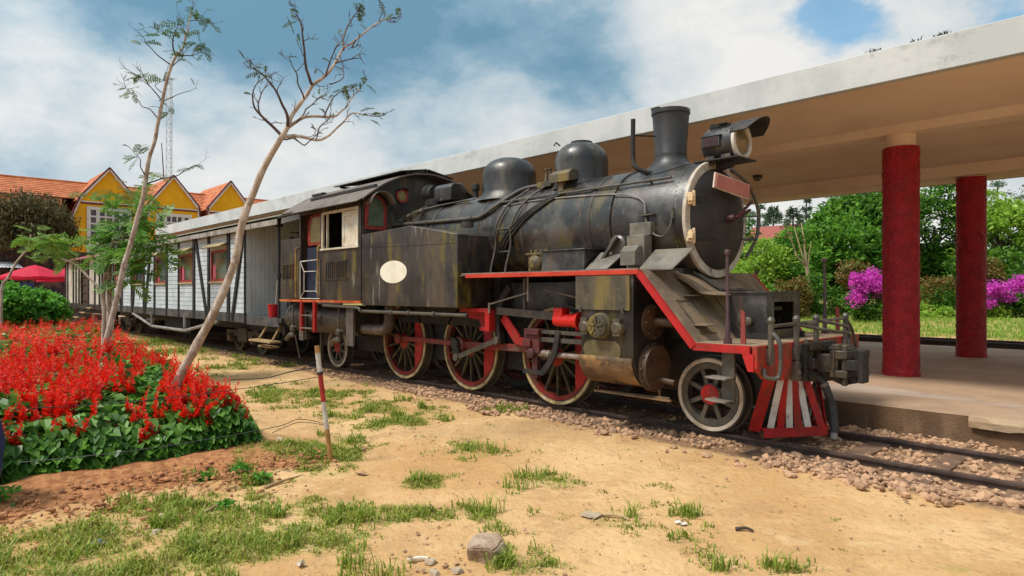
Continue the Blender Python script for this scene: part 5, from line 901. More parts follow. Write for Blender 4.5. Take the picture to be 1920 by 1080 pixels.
for a, b in zip(yw_[:-1], yw_[1:]):
    if 7.25 < (a+b)/2 < 7.9: mb.box(CX1-.02, CX1, a+.003, b-.003, 3.1, croofz(b)-.04)
    else: mb.box(CX1-.02, CX1+random.uniform(0, .004), a+.003, b-.003, 1.12, min(croofz(a), croofz(b))-.04)
mb.build('end_wall', PLNK2, car, ang=0)
mb = MB(); mb.box(CX1-.05, CX1-.03, CYN+.03, CYF-.03, 1.1, 3.24); mb.build('doorway_dark_sheet', mat('dark_doorway', (.03, .03, .033), (.02, .02, .022), 3, .7, .1), car)  # dark sheet behind the opening, interior gloom put into its colour
MB().box(CX0, CX0+.03, CYN+.03, CYF-.03, 1.0, 3.24).build('end_wall', PLNK2, car)
mb = MB(); mb.box(CX0, CX1, CYN+.04, CYF-.04, 1.0, 1.12); mb.box(CX1, -14.1, CYN+.0, CYF, 1.02, 1.12); mb.build('floor', SILL, car)
MB().box(CX0, CX1, CYN+.1, CYF-.1, 3.20, 3.23).build('ceiling', DRK, car)
mb = MB(); mb.box(CX0+.2, -13.95, YC-.75, YC-.62, .72, .98); mb.box(CX0+.2, -13.95, YC+.62, YC+.75, .72, .98); mb.build('underframe', DRK, car)
for x0, x1 in ((-23.8, -21.2),): mb = MB(); mb.box(x0, x1, YC-1.0, YC+1.0, .45, .95); mb.build('battery_box', DRK, car)
cwl = wheel('carriage_wheel', .38, 8, GRM, GRM, 0, DRK, .12); KIDS[cwl.name] = KIDS[cwl.name]
cwl.parent = car; b0 = BASE['passenger_carriage']; first = True
for x in (-16.75, -18.3, -28.6, -30.2):
    for side in (-1, 1):
        lc = (x-b0.x, side*.56, .48-b0.z); rz = 0 if side < 0 else math.pi
        if first: cwl.location = lc; first = False
        else: copy_tree(cwl, car, lc, rz)
for xc in (-17.5, -29.4):
    for sgn in (-1, 1):
        mb = MB(); yb = YC+sgn*.78; mb.box(xc-1.15, xc+1.15, yb-.05, yb+.05, .52, .68); mb.box(xc-.3, xc+.3, yb-.07, yb+.07, .40, .75)
        for dx in (-.78, .78): mb.box(xc+dx-.12, xc+dx+.12, yb-.08, yb+.08, .36, .62); mb.lathe((xc+dx, yb, .48), (0, sgn, 0), [(0, .11), (.13, .11), (.15, .08)], 14)
        mb.build('bogie_frame', mat('bogie_iron', (.035, .028, .022), (.07, .045, .025), 5, .7, .2, 50, [(6, (1, 1, 1), .52, .68, .6, (.16, .075, .02))]), car)
for sgn in (-1, 1):
    mb = MB(); mb.tube([(-14.22, YC+sgn*1.27, .98), (-14.22, YC+sgn*1.27, 3.30)], .030, 10); mb.tube([(-14.22, YC+sgn*1.27, 2.1), (-14.22, YC+sgn*.9, 2.1)], .015, 8); mb.box(-14.28, -14.16, YC+sgn*1.27-.06, YC+sgn*1.27+.06, 3.15, 3.30); mb.lathe((-14.22, YC+sgn*1.27, 2.0), (0, 0, 1), [(0, .05), (.08, .05)], 8); mb.build('corner_post', BLKW, car)
    mb = MB(); mb.box(-16.05, -14.2, *sorted((YC+sgn*1.29, YC+sgn*1.25)), .92, 1.11); mb.build('sill', SILL, car)
    mb = MB(); yo = YC+sgn*1.30; mb.box(-15.55, -14.35, yo-.13, yo+.13, .56, .60); mb.bar((-15.3, yo, .58), (-15.0, yo-sgn*.1, .95), .04, .03); mb.bar((-14.55, yo, .58), (-14.3, yo-sgn*.1, .95), .04, .03); mb.build('foot_board', TANW, car)
    mb = MB(); mb.box(-15.6, -14.9, yo-sgn*.22-.1, yo-sgn*.22+.1, .40, .44); mb.build('foot_board', TANW, car)
    mb = MB(); mb.tube([(-16.0, yo-sgn*.1, 1.25), (-16.0, yo-sgn*.1, 2.0)], .012, 6); mb.build('grab_rail', PIPE, car)
mb = MB(); mb.tube([(-14.1, YC, .9), (-13.85, YC, .9)], .08, 10); mb.box(-14.2, -14.1, YC-1.2, YC+1.2, .75, 1.02); mb.tube([(-14.15, YC-1.1, 1.12), (-14.15, YC-1.1, 1.9), (-14.15, YC-.4, 1.9)], .02, 8); mb.build('headstock', DRK, car)
bk = MB().lathe((-14.78, 6.30, 1.12), (0, 0, 1), [(0, .105), (.28, .14), (.29, .15), (.30, .15), (.30, .13), (.05, .10)], 24).build('bucket', BKT, loc=(-14.78, 6.30, 1.12)); tag(bk, 'red plastic bucket standing on the carriage end platform', 'bucket')
mb = MB(); mb.tube(sm([(-14.78, 6.16, 1.40), (-14.78, 6.14, 1.36), (-14.78, 6.2, 1.24)], 3), .006, 6); mb.tube([(-14.78, 6.15, 1.40), (-14.70, 6.22, 1.46), (-14.70, 6.38, 1.46), (-14.78, 6.45, 1.40)], .006, 6); mb.build('handle', PIPE, bk)
mop = MB().tube([(-14.72, 6.30, 1.16), (-14.50, 6.26, 1.95)], .012, 8).build('mop_handle', WOODW, loc=(-14.72, 6.30, 1.15)); tag(mop, 'pale thin mop stick leaning out of the red bucket', 'mop')
# goods wagon
wg = thing('goods_wagon', (-36, YC, RZ), 'old wagon of peeling white boards and black battens with a red roof edge', 'railway wagon')
WPE = mat('peeling_white_boards', (.50, .47, .41), (.38, .34, .28), 3, .75, .3, 50, [(4, V1, .50, .66, .8, (.16, .12, .08))])
for sgn, yy in ((-1, 6.2), (1, 8.7)):
    for a, b in ((-39.8, -36.2), (-34.4, -31.5)):
        mb = MB(); x = a
        while x < b-.01: mb.box(x, min(b, x+.30)-.01, *sorted((yy, yy-sgn*.03)), 1.15, 3.12); x += .30
        mb.build('side_boards', WPE, wg, ang=0)
    for x in (-39.75, -39.2, -37.75, -37.1, -36.4, -34.3, -33.0, -32.1, -31.6): MB().box(x-.09, x+.09, *sorted((yy, yy+sgn*.04)), 1.0, 3.14).build('batten', BLKW, wg)
    mb = MB()
    for k in range(5): mb.box(-36.2, -34.4, *sorted((yy-sgn*.05, yy-sgn*.07)), 1.3+k*.36, 1.34+k*.36)
    mb.box(-36.2, -34.4, *sorted((yy-sgn*.1, yy-sgn*.12)), 1.15, 3.1); mb.build('door', mat('dark_brown_door', (.035, .02, .014), (.06, .03, .02), 4, .7, .2), wg)
    MB().box(-39.9, -31.4, *sorted((yy, yy+sgn*.03)), .92, 1.15).build('sill', DRK, wg)
mb = MB(); mb.sheet([[(x, y, 3.14+.34*(1-((y-YC)/1.4)**2)+d_) for y in yr] for x, d_ in ((-40.1, .0), (-40.1, .05), (-31.3, .05), (-31.3, 0), (-40.1, 0))]); mb.build('roof', mat('red_brown_roof', (.26, .05, .045), (.18, .045, .04), 4, .7, .2), wg, ang=25)
for x in (-39.85, -31.45): MB().box(x-.02, x+.02, 6.22, 8.68, 1.0, 3.3).build('end_wall', WPE, wg)
mb = MB(); mb.box(-39.6, -31.6, YC-.8, YC+.8, .7, 1.1); mb.build('underframe', DRK, wg)
w2 = wheel('wagon_wheel', .38, 8, GRM, GRM, 0, DRK, .12); w2.parent = wg; b0 = BASE['goods_wagon']; first = True
for x in (-33, -38.4):
    for side in (-1, 1):
        lc = (x-b0.x, side*.56, .48-b0.z)
        if first: w2.location = lc; first = False
        else: copy_tree(w2, wg, lc, 0 if side < 0 else math.pi)
# wooden stairs up to the wagons
def stairs(x, y, lab, n=5):
    st = thing('wooden_stairs', (x, y-.5, 0), lab, 'stairs', 'wooden stairs at the wagons')
    for k in range(n):
        yk = y-.95+k*.24; MB().box(x-.65, x+.65, yk, yk+.26, .17+k*.20, .21+k*.20).build('tread', TANW, st)
    for dx in (-.6, .6): MB().bar((x+dx, y-1.0, .05), (x+dx, y+.15, 1.0), .05, .22).build('stringer', SILL, st)
stairs(-33.6, 6.05, 'wooden stairs with pale treads nearer to the planked carriage'); stairs(-39.0, 6.05, 'wooden stairs at the far end of the wagon with battens')

# ------------------------------------------------------------------ station building
bd = thing('station_building', (-58, 16, 0), 'yellow station building with three pointed gables and orange tiled roofs', 'building')
TILE = mat('orange_roof_tiles', (.50, .16, .055), (.38, .105, .04), 2, .8, .3, 20, [(1.5, (1, 1, 1), .5, .7, .6, (.58, .26, .12)), (5, (1, 1, 1), .56, .7, .6, (.22, .06, .03))])
FX = -57.4
MB().box(-66, FX-.35, -24, 27, 0, 6.0).build('wall', YEL, bd)
def slab(mb, a, b, y0, y1, n=1):     # roof plane between (x,z) points a and b, courses of tiles as small steps
    for i in range(n):
        t0, t1 = i/n, (i+1)/n; xa, za = a[0]+(b[0]-a[0])*t0, a[1]+(b[1]-a[1])*t0; xb, zb = a[0]+(b[0]-a[0])*t1, a[1]+(b[1]-a[1])*t1
        mb.add([(xa, y0, za), (xa, y1, za), (xb, y1, zb-.0), (xb, y0, zb), (xa, y0, za+.03), (xa, y1, za+.03), (xb, y1, zb+.07), (xb, y0, zb+.07)], [(4, 5, 6, 7), (0, 1, 5, 4), (3, 2, 6, 7), (0, 3, 7, 4), (1, 2, 6, 5)])
mb = MB(); slab(mb, (-62, 10.30), (-58.9, 8.70), -25, 28, 9); slab(mb, (-58.85, 8.68), (-57.3, 4.6), -25, 8.9, 14); slab(mb, (-62, 10.30), (-67, 5.0), -25, 28, 6)
mr_ = mb.build('roof', TILE, bd, ang=0)
mb = MB(); mb.tube([(-62, -25, 10.36), (-62, 28, 10.36)], .10, 8); mb.build('ridge', TILE, mr_); MB().box(-58.95, -58.8, -25, 9.2, 8.62, 8.70).build('roof_break', MAROON, mr_)
gs = [(11.70, 10.95, 9.78, 13.62), (16.19, 10.92, 14.40, 18.08), (20.68, 10.96, 18.84, 22.5)]
for k, (ya, za, yl, yr_) in enumerate(gs):
    zk = 8.52; left = [(yl, zk), (yl-.80, 6.24), (yl-1.05, 4.9), (yl-1.05, 0)] if k == 0 else [(yl, zk), (yl, 0)]
    mb = MB(); mb.prism([(ya, za), *left, (yr_, 0), (yr_, zk)], 'x', FX-.30, FX); g_ = mb.build('gable', YEL, bd)
    mb = MB(); L_ = [(ya, za)]+left[:3] if k == 0 else [(ya, za), (yl, zk), (yl-.02, 7.6)]
    for a, b in zip(L_[:-1], L_[1:]): mb.bar((FX+.06, a[0], a[1]), (FX+.06, b[0], b[1]), .14, .22, (1, 0, 0))
    R_ = [(ya, za), (yr_, zk), (yr_+.02, 7.6)]
    for a, b in zip(R_[:-1], R_[1:]): mb.bar((FX+.06, a[0], a[1]), (FX+.06, b[0], b[1]), .14, .22, (1, 0, 0))
    mb.build('rake_trim', BTRIM, g_)
    mb = MB()
    for Q in (L_, R_):
        for a, b in zip(Q[:-1], Q[1:]): mb.bar((FX+.08, a[0], a[1]+.13), (FX+.08, b[0]+(.10 if Q is R_ else -.10), b[1]+.10), .10, .22, (1, 0, 0))
    mb.build('rake_cap', MAROON, g_)
    mb = MB(); mb.box(FX, FX+.05, yl+.1, yr_-.1, 8.22, 8.34); mb.build('band', MAROON, g_); MB().box(FX, FX+.06, yl+.1, yr_-.1, 8.345, 8.43).build('band', BTRIM, g_)
    mb = MB()
    for sy, ye in ((-1, yl-.12), (1, yr_+.12)):
        for i in range(6):
            t0, t1 = i/6, (i+1)/6; y0, y1 = ya+(ye-ya)*t0, ya+(ye-ya)*t1; z0, z1 = za+.1-(za-zk+.1)*t0, za+.1-(za-zk+.1)*t1
            mb.add([(FX-.05, y0, z0), (FX-7, y0, z0), (FX-7, y1, z1+.04), (FX-.05, y1, z1+.04), (FX-.05, y1, z1-.03), (FX-7, y1, z1-.03)], [(0, 1, 2, 3), (3, 2, 5, 4)])
    mb.build('gable_roof', TILE, g_, ang=0)
    wy0, wy1, wz0, wz1 = (ya-1.25, ya+1.25, 3.0, 7.85) if k == 0 else (ya-1.05, ya+1.15, 3.0, 7.75)
    mb = MB(); mb.box(FX+.002, FX+.03, wy0, wy1, wz0, wz1); w_ = mb.build('window', mat('building_pane', (.05, .03, .035), (.10, .06, .06), 2, .15, 0, 30, spec=.6), g_)
    mb = MB(); xs_ = (FX+.032, FX+.10); mb.box(*xs_, wy0-.22, wy0+.03, wz0, wz1+.2); mb.box(*xs_, wy1-.03, wy1+.22, wz0, wz1+.2); mb.box(*xs_, wy0+.03, wy1-.03, wz1-.05, wz1+.2)
    for i in range(1, 5): y = wy0+(wy1-wy0)*i/5; mb.box(FX+.034, FX+.08, y-(.12 if i in (1, 4) else .05), y+(.12 if i in (1, 4) else .05), wz0, wz1-.05)
    for i in range(1, 9): z = wz0+(wz1-wz0)*i/9; mb.box(FX+.032, FX+.078, wy0+.03, wy1-.03, z-.06, z+.06)
    mb.build('frame', BTRIM, w_)
MB().box(FX+.001, FX+.08, 9.05, 9.75, 5.0, 5.15).build('ledge', BTRIM, bd)
# mast and pole
ms = at(318, 395, 74); mz = at(319, 150, 74).z
mast = thing('lattice_mast', (ms.x, ms.y, 0), 'very thin lattice radio mast rising behind the gables', 'mast')
mb = MB(); tri = [V(ms.x+.35*math.cos(a), ms.y+.35*math.sin(a), 0) for a in (0, 2.1, 4.2)]
for p in tri: mb.tube([p, V(p.x, p.y, mz)], .035, 6)
for k in range(26):
    z0, z1 = k*mz/26, (k+1)*mz/26
    for i in range(3): a, b = tri[i], tri[(i+1) % 3]; mb.tube([V(a.x, a.y, z0), V(b.x, b.y, z1)], .018, 4); mb.tube([V(a.x, a.y, z1), V(b.x, b.y, z1)], .018, 4)
mb.build('lattice', mat('mast_grey', (.40, .42, .46), (.5, .5, .52), 3, .6, 0), mast)
q0 = at(307, 330, 57); q1 = at(303, 268, 57); po = MB().tube([(q0.x, q0.y, 0), (q0.x, q0.y, q0.z), tuple(q1)], [.06, .05, .035], 8).build('antenna_pole', MAROON, loc=(q0.x, q0.y, 0)); tag(po, 'dark thin antenna pole standing beside the lattice mast', 'pole')
# umbrellas, stall, railing
def umbrella(x, y, r, zt, lab):
    u = thing('patio_umbrella', (x, y, 0), lab, 'umbrella', 'red umbrellas behind the flower bed'); mb = MB(); n_ = 8; rows = []
    for j in range(7):
        t_ = j/6; rows.append([(x+r*t_*math.cos(a), y+r*t_*math.sin(a), zt-.62*t_**1.15-.05*t_*(1 if i % 2 else 0)) for i in range(17) for a in [2*math.pi*i/16]])
    rows.append([(p[0], p[1], p[2]-.14) for p in rows[-1]]); mb.sheet(rows); mb.build('canopy', UMB, u, ang=20)
    MB().tube([(x, y, 0), (x, y, zt+.08)], .035, 8).build('pole', DRK, u)
    for i in range(8): a = 2*math.pi*i/8; MB().tube([(x, y, zt-.5), (x+r*.95*math.cos(a), y+r*.95*math.sin(a), zt-.63)], .010, 5).build('rib', PIPE, u)
umbrella(-42.8, 5.3, 1.55, 3.12, 'nearer red patio umbrella left of the wagon stairs'); umbrella(-45.8, 7.1, 1.5, 3.05, 'farther red patio umbrella half behind the nearer one')
sl_ = thing('market_stall', (-50, 4.0, 0), 'low stall with a pale corrugated roof under the weeping tree', 'stall')
mb = MB(); rows = []
for j in range(2): rows.append([(-51.5+j*3.0, 1.0+i*.08, 3.55-.45*j+.03*(i % 2)) for i in range(56)])
mb.sheet(rows); mb.build('roof', CORR, sl_, ang=0)
for y in (1.2, 3.2, 5.2): MB().box(-48.7, -48.6, y-.05, y+.05, 0, 3.05).build('post', DRK, sl_)
MB().box(-51.6, -51.4, -3, 9.5, 0, 4.3).build('back_wall', mat('clutter_wall', (.10, .045, .04), (.03, .025, .03), 3, .8, .3, 10, [(2, (1, 1, 1), .52, .6, .7, (.22, .12, .08))]), sl_)
bx_ = MB().box(-49.6, -48.9, 4.3, 6.0, 0, 2.2).build('counter_screen', PLB, loc=(-49.2, 5.1, 0), bev=.05); tag(bx_, 'dark blue screen standing under the stall roof', 'screen')
def table(x, y, lab):
    t_ = thing('cafe_table', (x, y, 0), lab, 'table', 'cafe tables by the umbrellas'); MB().lathe((x, y, .72), (0, 0, 1), [(0, .5), (.03, .5)], 20).build('top', TANW, t_); MB().tube([(x, y, 0), (x, y, .72)], .03, 8).build('leg', DRK, t_)
table(-43.3, 4.6, 'small round cafe table under the nearer umbrella'); table(-46.3, 7.8, 'small round cafe table under the farther umbrella')
rl = MB(); r0 = V(-40.9, 4.75, 0)
for k in range(4): rl.tube([r0+V(k*.35, k*.22, .2), r0+V(k*.35, k*.22, .75)], .02, 6)
rl.tube([r0+V(0, 0, .75), r0+V(1.05, .66, .75)], .022, 6); rl.tube([r0+V(0, 0, .4), r0+V(1.05, .66, .4)], .018, 6); ro = rl.build('railing', WHT, loc=tuple(r0)); tag(ro, 'low white tubular railing beside the far wooden stairs', 'railing')
tw = MB().sheet([[(-41.4+.02*math.sin(i), 5.6+i*.06, z) for i in range(6)] for z in (1.35, 1.0, .75)]).build('hanging_towel', CORR, loc=(-41.4, 5.7, 1.3)); q = tw.modifiers.new('thick', 'SOLIDIFY'); q.thickness = .01; tag(tw, 'pale towel hanging by the umbrellas', 'towel')
# ------------------------------------------------------------------ flower bed
def bed_h(x, y):
    d = min(bed_d(x, y), 3)
    if d < 0: return 0
    return (.47+.20*nzv(x, y, 1.4, 3))*min(1, (d/.32))**.5+.05*noise.noise(V(x*5, y*5, 3))
def vis(x, y, m_=1.3): return y > .089*abs(x)-m_
LP, LD, FP_ = [], [], []
for _ in range(69000):
    u = random.random(); x = -7.02-20*u**1.9; y = random.uniform(-1.9, 5.6)
    if not inbed(x, y) or not vis(x, y, 1.9): continue
    h = bed_h(x, y); dist = math.hypot(x, y)
    if random.random() > .34+.36*(dist < 10): continue
    d = bed_d(x, y); edge = d < .45
    z = h*(random.uniform(.12, 1.0) if edge else random.uniform(.72, 1.02))
    ox, oy = (1, 0) if -7.05-x < bed_edge(x)-y else (0, 1)
    LP.append((x, y, gz(x, y)+z)); LD.append((ox*.9 if edge else random.gauss(0, 1), oy*.9 if edge else random.gauss(0, 1), -.5 if edge else -.05))
LP = np.array(LP); LD = np.array(LD)
def heart(P, D, size):
    n = len(P); D = unit(D+rng.normal(size=(n, 3))*.30); up = unit(np.array([0, 0, 1.])+rng.normal(size=(n, 3))*.45+D*np.array([.9, .9, 0]))
    sd = unit(np.cross(D, up)); up = np.cross(sd, D); s = size*rng.uniform(.6, 1.25, (n, 1)); f = up*s*.12
    a1, a2 = P+D*s*.10, P+D*s*.52; t = P+D*s-up*s*.10; o = []
    for k in (1, -1): o.append(np.stack([P, a1+sd*s*.40*k+f, a2+sd*s*.38*k+f, t], 1) if k > 0 else np.stack([P, t, a2+sd*s*.38*k+f, a1+sd*s*.40*k+f], 1))
    return np.concatenate(o).reshape(-1, 3)
sz = (.112+.003*np.clip(np.hypot(LP[:, 0], LP[:, 1])-8, 0, 20))[:, None]
tag(npmesh('salvia_foliage', heart(LP, LD, sz), 4, LF_SAL), 'dense heart shaped green leaves of the flower bed', 'foliage', kind='stuff')
SP = []
for _ in range(18400):
    u = random.random(); x = -7.1-20*u**1.7; y = random.uniform(-1.9, 5.6)
    if not inbed(x, y, -.08) or not vis(x, y, 1.8): continue
    d = min(bed_d(x, y), 3); cl = max(0, .42+2.2*nzv(x, y, 2.1, 6))
    dens = (.15+.12*max(0, min(1, (d-.10)/1.6)))*(.05+1.5*cl)
    if random.random() < dens: SP.append((x, y, gz(x, y)+bed_h(x, y)-(.06 if d > .4 else random.uniform(.05, .16)), random.uniform(.65, 1.35)*(1 if d > .4 else .75)))
q = []
for x, y, z, k in SP:
    far = math.hypot(x, y) > 14; nf = 14 if far else 34; H = random.uniform(.20, .36)*k; tl = (random.gauss(0, .07), random.gauss(0, .07)); a0 = random.random()*6; fs = random.uniform(.8, 1.15)
    for i in range(nf):
        t = (i+random.random()*.6)/nf; a = a0+i*2.4+random.gauss(0, .3); w = (.034*(1-t)+.010)*(1.7 if far else 1.1)*random.uniform(.6, 1.25); zz = z+H*(.12+.88*t); cx, cy = x+tl[0]*H*t*3, y+tl[1]*H*t*3
        dx, dy = math.cos(a), math.sin(a); l = (.058*(1-t*.72)+.006)*random.uniform(.55, 1.35)*(1.2 if far else 1.0)*fs; up = random.uniform(.1, .9)
        b = (cx, cy, zz); c = (cx+dx*l*.6-dy*w*.45, cy+dy*l*.6+dx*w*.45, zz+l*up*.7); e = (cx+dx*l, cy+dy*l, zz+l*up*.75); f = (cx+dx*l*.6+dy*w*.45, cy+dy*l*.6-dx*w*.45, zz+l*up*.3)
        q += [b, c, e, f]
        if not far and i % 2: q += [b, (cx+dx*l*.4-dy*w*.2, cy+dy*l*.4+dx*w*.2, zz+l*.9), (cx+dx*l*.7, cy+dy*l*.7, zz+l), (cx+dx*l*.55+dy*w*.3, cy+dy*l*.55-dx*w*.3, zz+l*.4)]
tag(npmesh('salvia_flowers', np.array(q), 4, FL_RED), 'mass of scarlet salvia flower spikes filling the bed', 'flowers', kind='stuff')
# small weeds in front of the bed
def weed(name, x, y, r, n_, lf, lab, cat='weed', sc=.06):
    P = np.c_[x+rng.uniform(-r, r, n_)*.8, y+rng.uniform(-r, r, n_)*.8, gz(x, y)+rng.uniform(0, r, n_)*.8]; o = npmesh(name, leaves(P, sc, .6, .5), 4, lf, loc=(x, y, gz(x, y))); return tag(o, lab, cat)
for x, y, r, lab in ((-6.28, 2.36, .09, 'small leafy weed on red soil nearest the striped post'), (-6.3, 2.05, .07, 'small leafy weed on red soil left of the larger weed'), (-5.9, 2.4, .08, 'low weed at the edge of the red soil below the bed'), (-5.4, 1.9, .06, 'single tiny weed standing where soil meets grass'), (-6.6, .58, .14, 'bushy green weed at the left edge in front of the bed')):
    weed('weed', x, y, r, 90, LF_BUSH, lab)
# ------------------------------------------------------------------ fronds, saplings
def fronds(starts, L0, npin, pw, droop=.5, pl=.34):
    o = []
    for p, d in starts:
        d = Vector(d).normalized(); L_ = L0*random.uniform(.7, 1.2); sd = d.cross(V(0, 0, 1)); sd = sd.normalized() if sd.length > .01 else V(1, 0, 0); pos = Vector(p); st = L_/npin; cur = d.copy()
        roll = random.gauss(0, .5); sd = (sd+V(0, 0, roll)).normalized()
        for i in range(npin):
            nxt = pos+cur*st; w = .006; o += [pos-sd*w, pos+sd*w, nxt+sd*w, nxt-sd*w]
            t = (i+.5)/npin; ll = L_*pl*math.sin(math.pi*(.12+.83*t))**.8
            for s_ in (-1, 1):
                e = nxt+(sd*s_*.88+cur*.42+V(0, 0, -.18+random.gauss(0, .12))).normalized()*ll*random.uniform(.8, 1.1); m_ = nxt.lerp(e, .5); wv = cur*pw*.5
                o += [nxt, m_+wv, e, m_-wv]
            pos = nxt; cur = (cur+V(0, 0, -droop/npin)).normalized()
    return np.array([tuple(v) for v in o])
def trunk_pts(lst, d0, dd=0): return [at(x, y, d0+dd*i/max(1, len(lst)-1)) for i, (x, y) in enumerate(lst)]
def taper(n, a, b): return [a+(b-a)*(i/(n-1))**.85 for i in range(n)]
def bare_tree(lab, base_px, d, trunk, r0, r1, branches, twn, fr, leafm_, lown=False):
    p0 = at(*base_px, d); root = thing('bare_sapling' if fr < 40 else 'slender_tree', (p0.x, p0.y, gz(p0.x, p0.y)), lab, 'tree', 'thin leaning saplings in the flower bed')
    pts = sm([(p0.x, p0.y, 0.02)]+trunk_pts(trunk, d), 4); n_ = len(pts)
    for i, p in enumerate(pts):
        if 2 < i < n_-1: pts[i] = p+V(noise.noise(p*3), noise.noise(p*3+V(5, 0, 0)), 0)*.012
    mb = MB(); mb.tube(pts, [q_*(1+.10*noise.noise(p_*6)) for q_, p_ in zip(taper(n_, r0, r1), pts)], 12); tk = mb.build('trunk', BARK, root, ang=60)
    tips = []; cur_ = [None]
    def twig(p, d_, L_, r, lv):
        pts_ = [Vector(p)]; dd = Vector(d_).normalized(); k = 4
        for i in range(k):
            dd = (dd+V(random.gauss(0, .26), random.gauss(0, .26), random.gauss(.06, .22))).normalized(); pts_.append(pts_[-1]+dd*L_/k)
            if lv > 0 and i > 0 and random.random() < .62: twig(pts_[-1], dd+V(random.gauss(0, .8), random.gauss(0, .8), random.gauss(.2, .5)), L_*random.uniform(.4, .65), r*.6, lv-1)
        cur_[0].mi = 1; cur_[0].tube(pts_, taper(k+1, r, max(.0022, r*.45)), 5, cap=False); tips.append((pts_[-1], dd))
    for bi, (br, ra, dd, hasl) in enumerate(branches):
        bp = sm(trunk_pts(br, d, dd), 3); mb = MB()
        bp = [p+V(noise.noise(p*7+V(bi, 0, 0)), noise.noise(p*7+V(3, bi, 0)), noise.noise(p*7))*.018 if 0 < i else p for i, p in enumerate(bp)]
        mb.tube(bp, taper(len(bp), ra, .005), 7); cur_[0] = mb; tb_ = mat('twig_bark', (.12, .085, .075), (.07, .045, .04), 8, .8, .2, 60)
        for i in range(3, len(bp)):
            if random.random() < twn*(.4+.6*i/len(bp)): dr_ = (bp[i]-bp[i-1]).normalized(); twig(bp[i], dr_*.6+V(random.gauss(0, .7), random.gauss(0, .7), random.gauss(.25, .6)), random.uniform(.07, .20)*d/7.3, .0055, 1)
        twig(bp[-1], bp[-1]-bp[-2], .16*d/7.3, .0055, 2); mb.build('branch', [BARK if ra > .02 else tb_, tb_], tk)
        if hasl: tips += [(bp[-1], (bp[-1]-bp[-2]).normalized())]*hasl
    st = []
    for p, dd in tips:
        if random.random() < (.14 if lown else .2): st.append((p, dd+V(random.gauss(0, .6), random.gauss(0, .6), random.gauss(.1, .4))))
    lf = fronds(st, .085*d/7.3, 5, .012*d/7.3, .7)
    for p, dd, k in ((b_[0][-1], b_[2], b_[3]) for b_ in branches):
        if k:
            pp = at(*p, d+dd); s2 = [(pp+V(random.gauss(0, .04), random.gauss(0, .04), random.gauss(0, .03)), (random.gauss(0, 1), random.gauss(0, 1), random.gauss(.1, .5))) for _ in range(k*2+2)]
            lf = np.concatenate([lf, fronds(s2, .15*d/7.3, 7, .017*d/7.3, .8)])
    npmesh('leaves', lf, 4, leafm_, root)
    return root
bare_tree('nearly leafless leaning sapling in front of the carriage', (318, 770), 7.3, [(324, 745), (338, 705), (362, 660), (392, 605), (416, 555), (440, 490), (459, 402), (474, 363), (492.6, 318), (511, 285), (530, 255), (539, 237)], .056, .029,
  [([(539, 237), (552, 211), (570, 185), (587, 159), (611, 143), (630, 118), (644, 93), (667, 74), (689, 56), (718, 37), (733, 33)], .027, .25, 1),
   ([(586, 160), (574, 130), (570, 100), (568.5, 67), (565, 48), (557, 31)], .018, -.35, 1), ([(644, 93), (645, 67), (657, 41), (674, 18)], .014, .5, 2), ([(539, 240), (539, 215), (526, 192), (515, 167), (496, 144), (481, 133)], .020, -.45, 2),
   ([(530, 255), (507, 233), (489, 215), (476, 200), (473, 178), (481, 159)], .020, -.2, 0), ([(489, 215), (483, 195), (490, 175), (496, 165)], .010, .1, 0), ([(538, 240), (555, 230), (578, 218), (607, 220), (630, 217), (648, 202), (659, 185), (676, 162)], .022, .4, 1),
   ([(533, 255), (563, 255), (592.6, 263), (618, 254), (641, 230), (663, 213), (694, 218)], .022, .15, 3), ([(532, 261), (555, 261), (570, 272), (584, 262)], .012, -.3, 0), ([(607, 220), (618, 195), (630, 178), (645, 170)], .010, .6, 1), ([(555, 230), (575, 205), (590, 190), (607, 180)], .010, .7, 0),
   ([(570, 185), (562, 160), (555, 140), (550, 128)], .010, -.5, 0), ([(630, 118), (650, 112), (676, 108)], .010, .5, 0), ([(667, 74), (660, 90), (672, 84)], .008, .2, 0), ([(611, 143), (618, 118), (628, 92)], .010, -.4, 0), ([(618, 158), (640, 150), (646, 138)], .008, .4, 0), ([(592, 263), (600, 240), (612, 226)], .008, .3, 0)], .62, 10, LF_SPR, True)
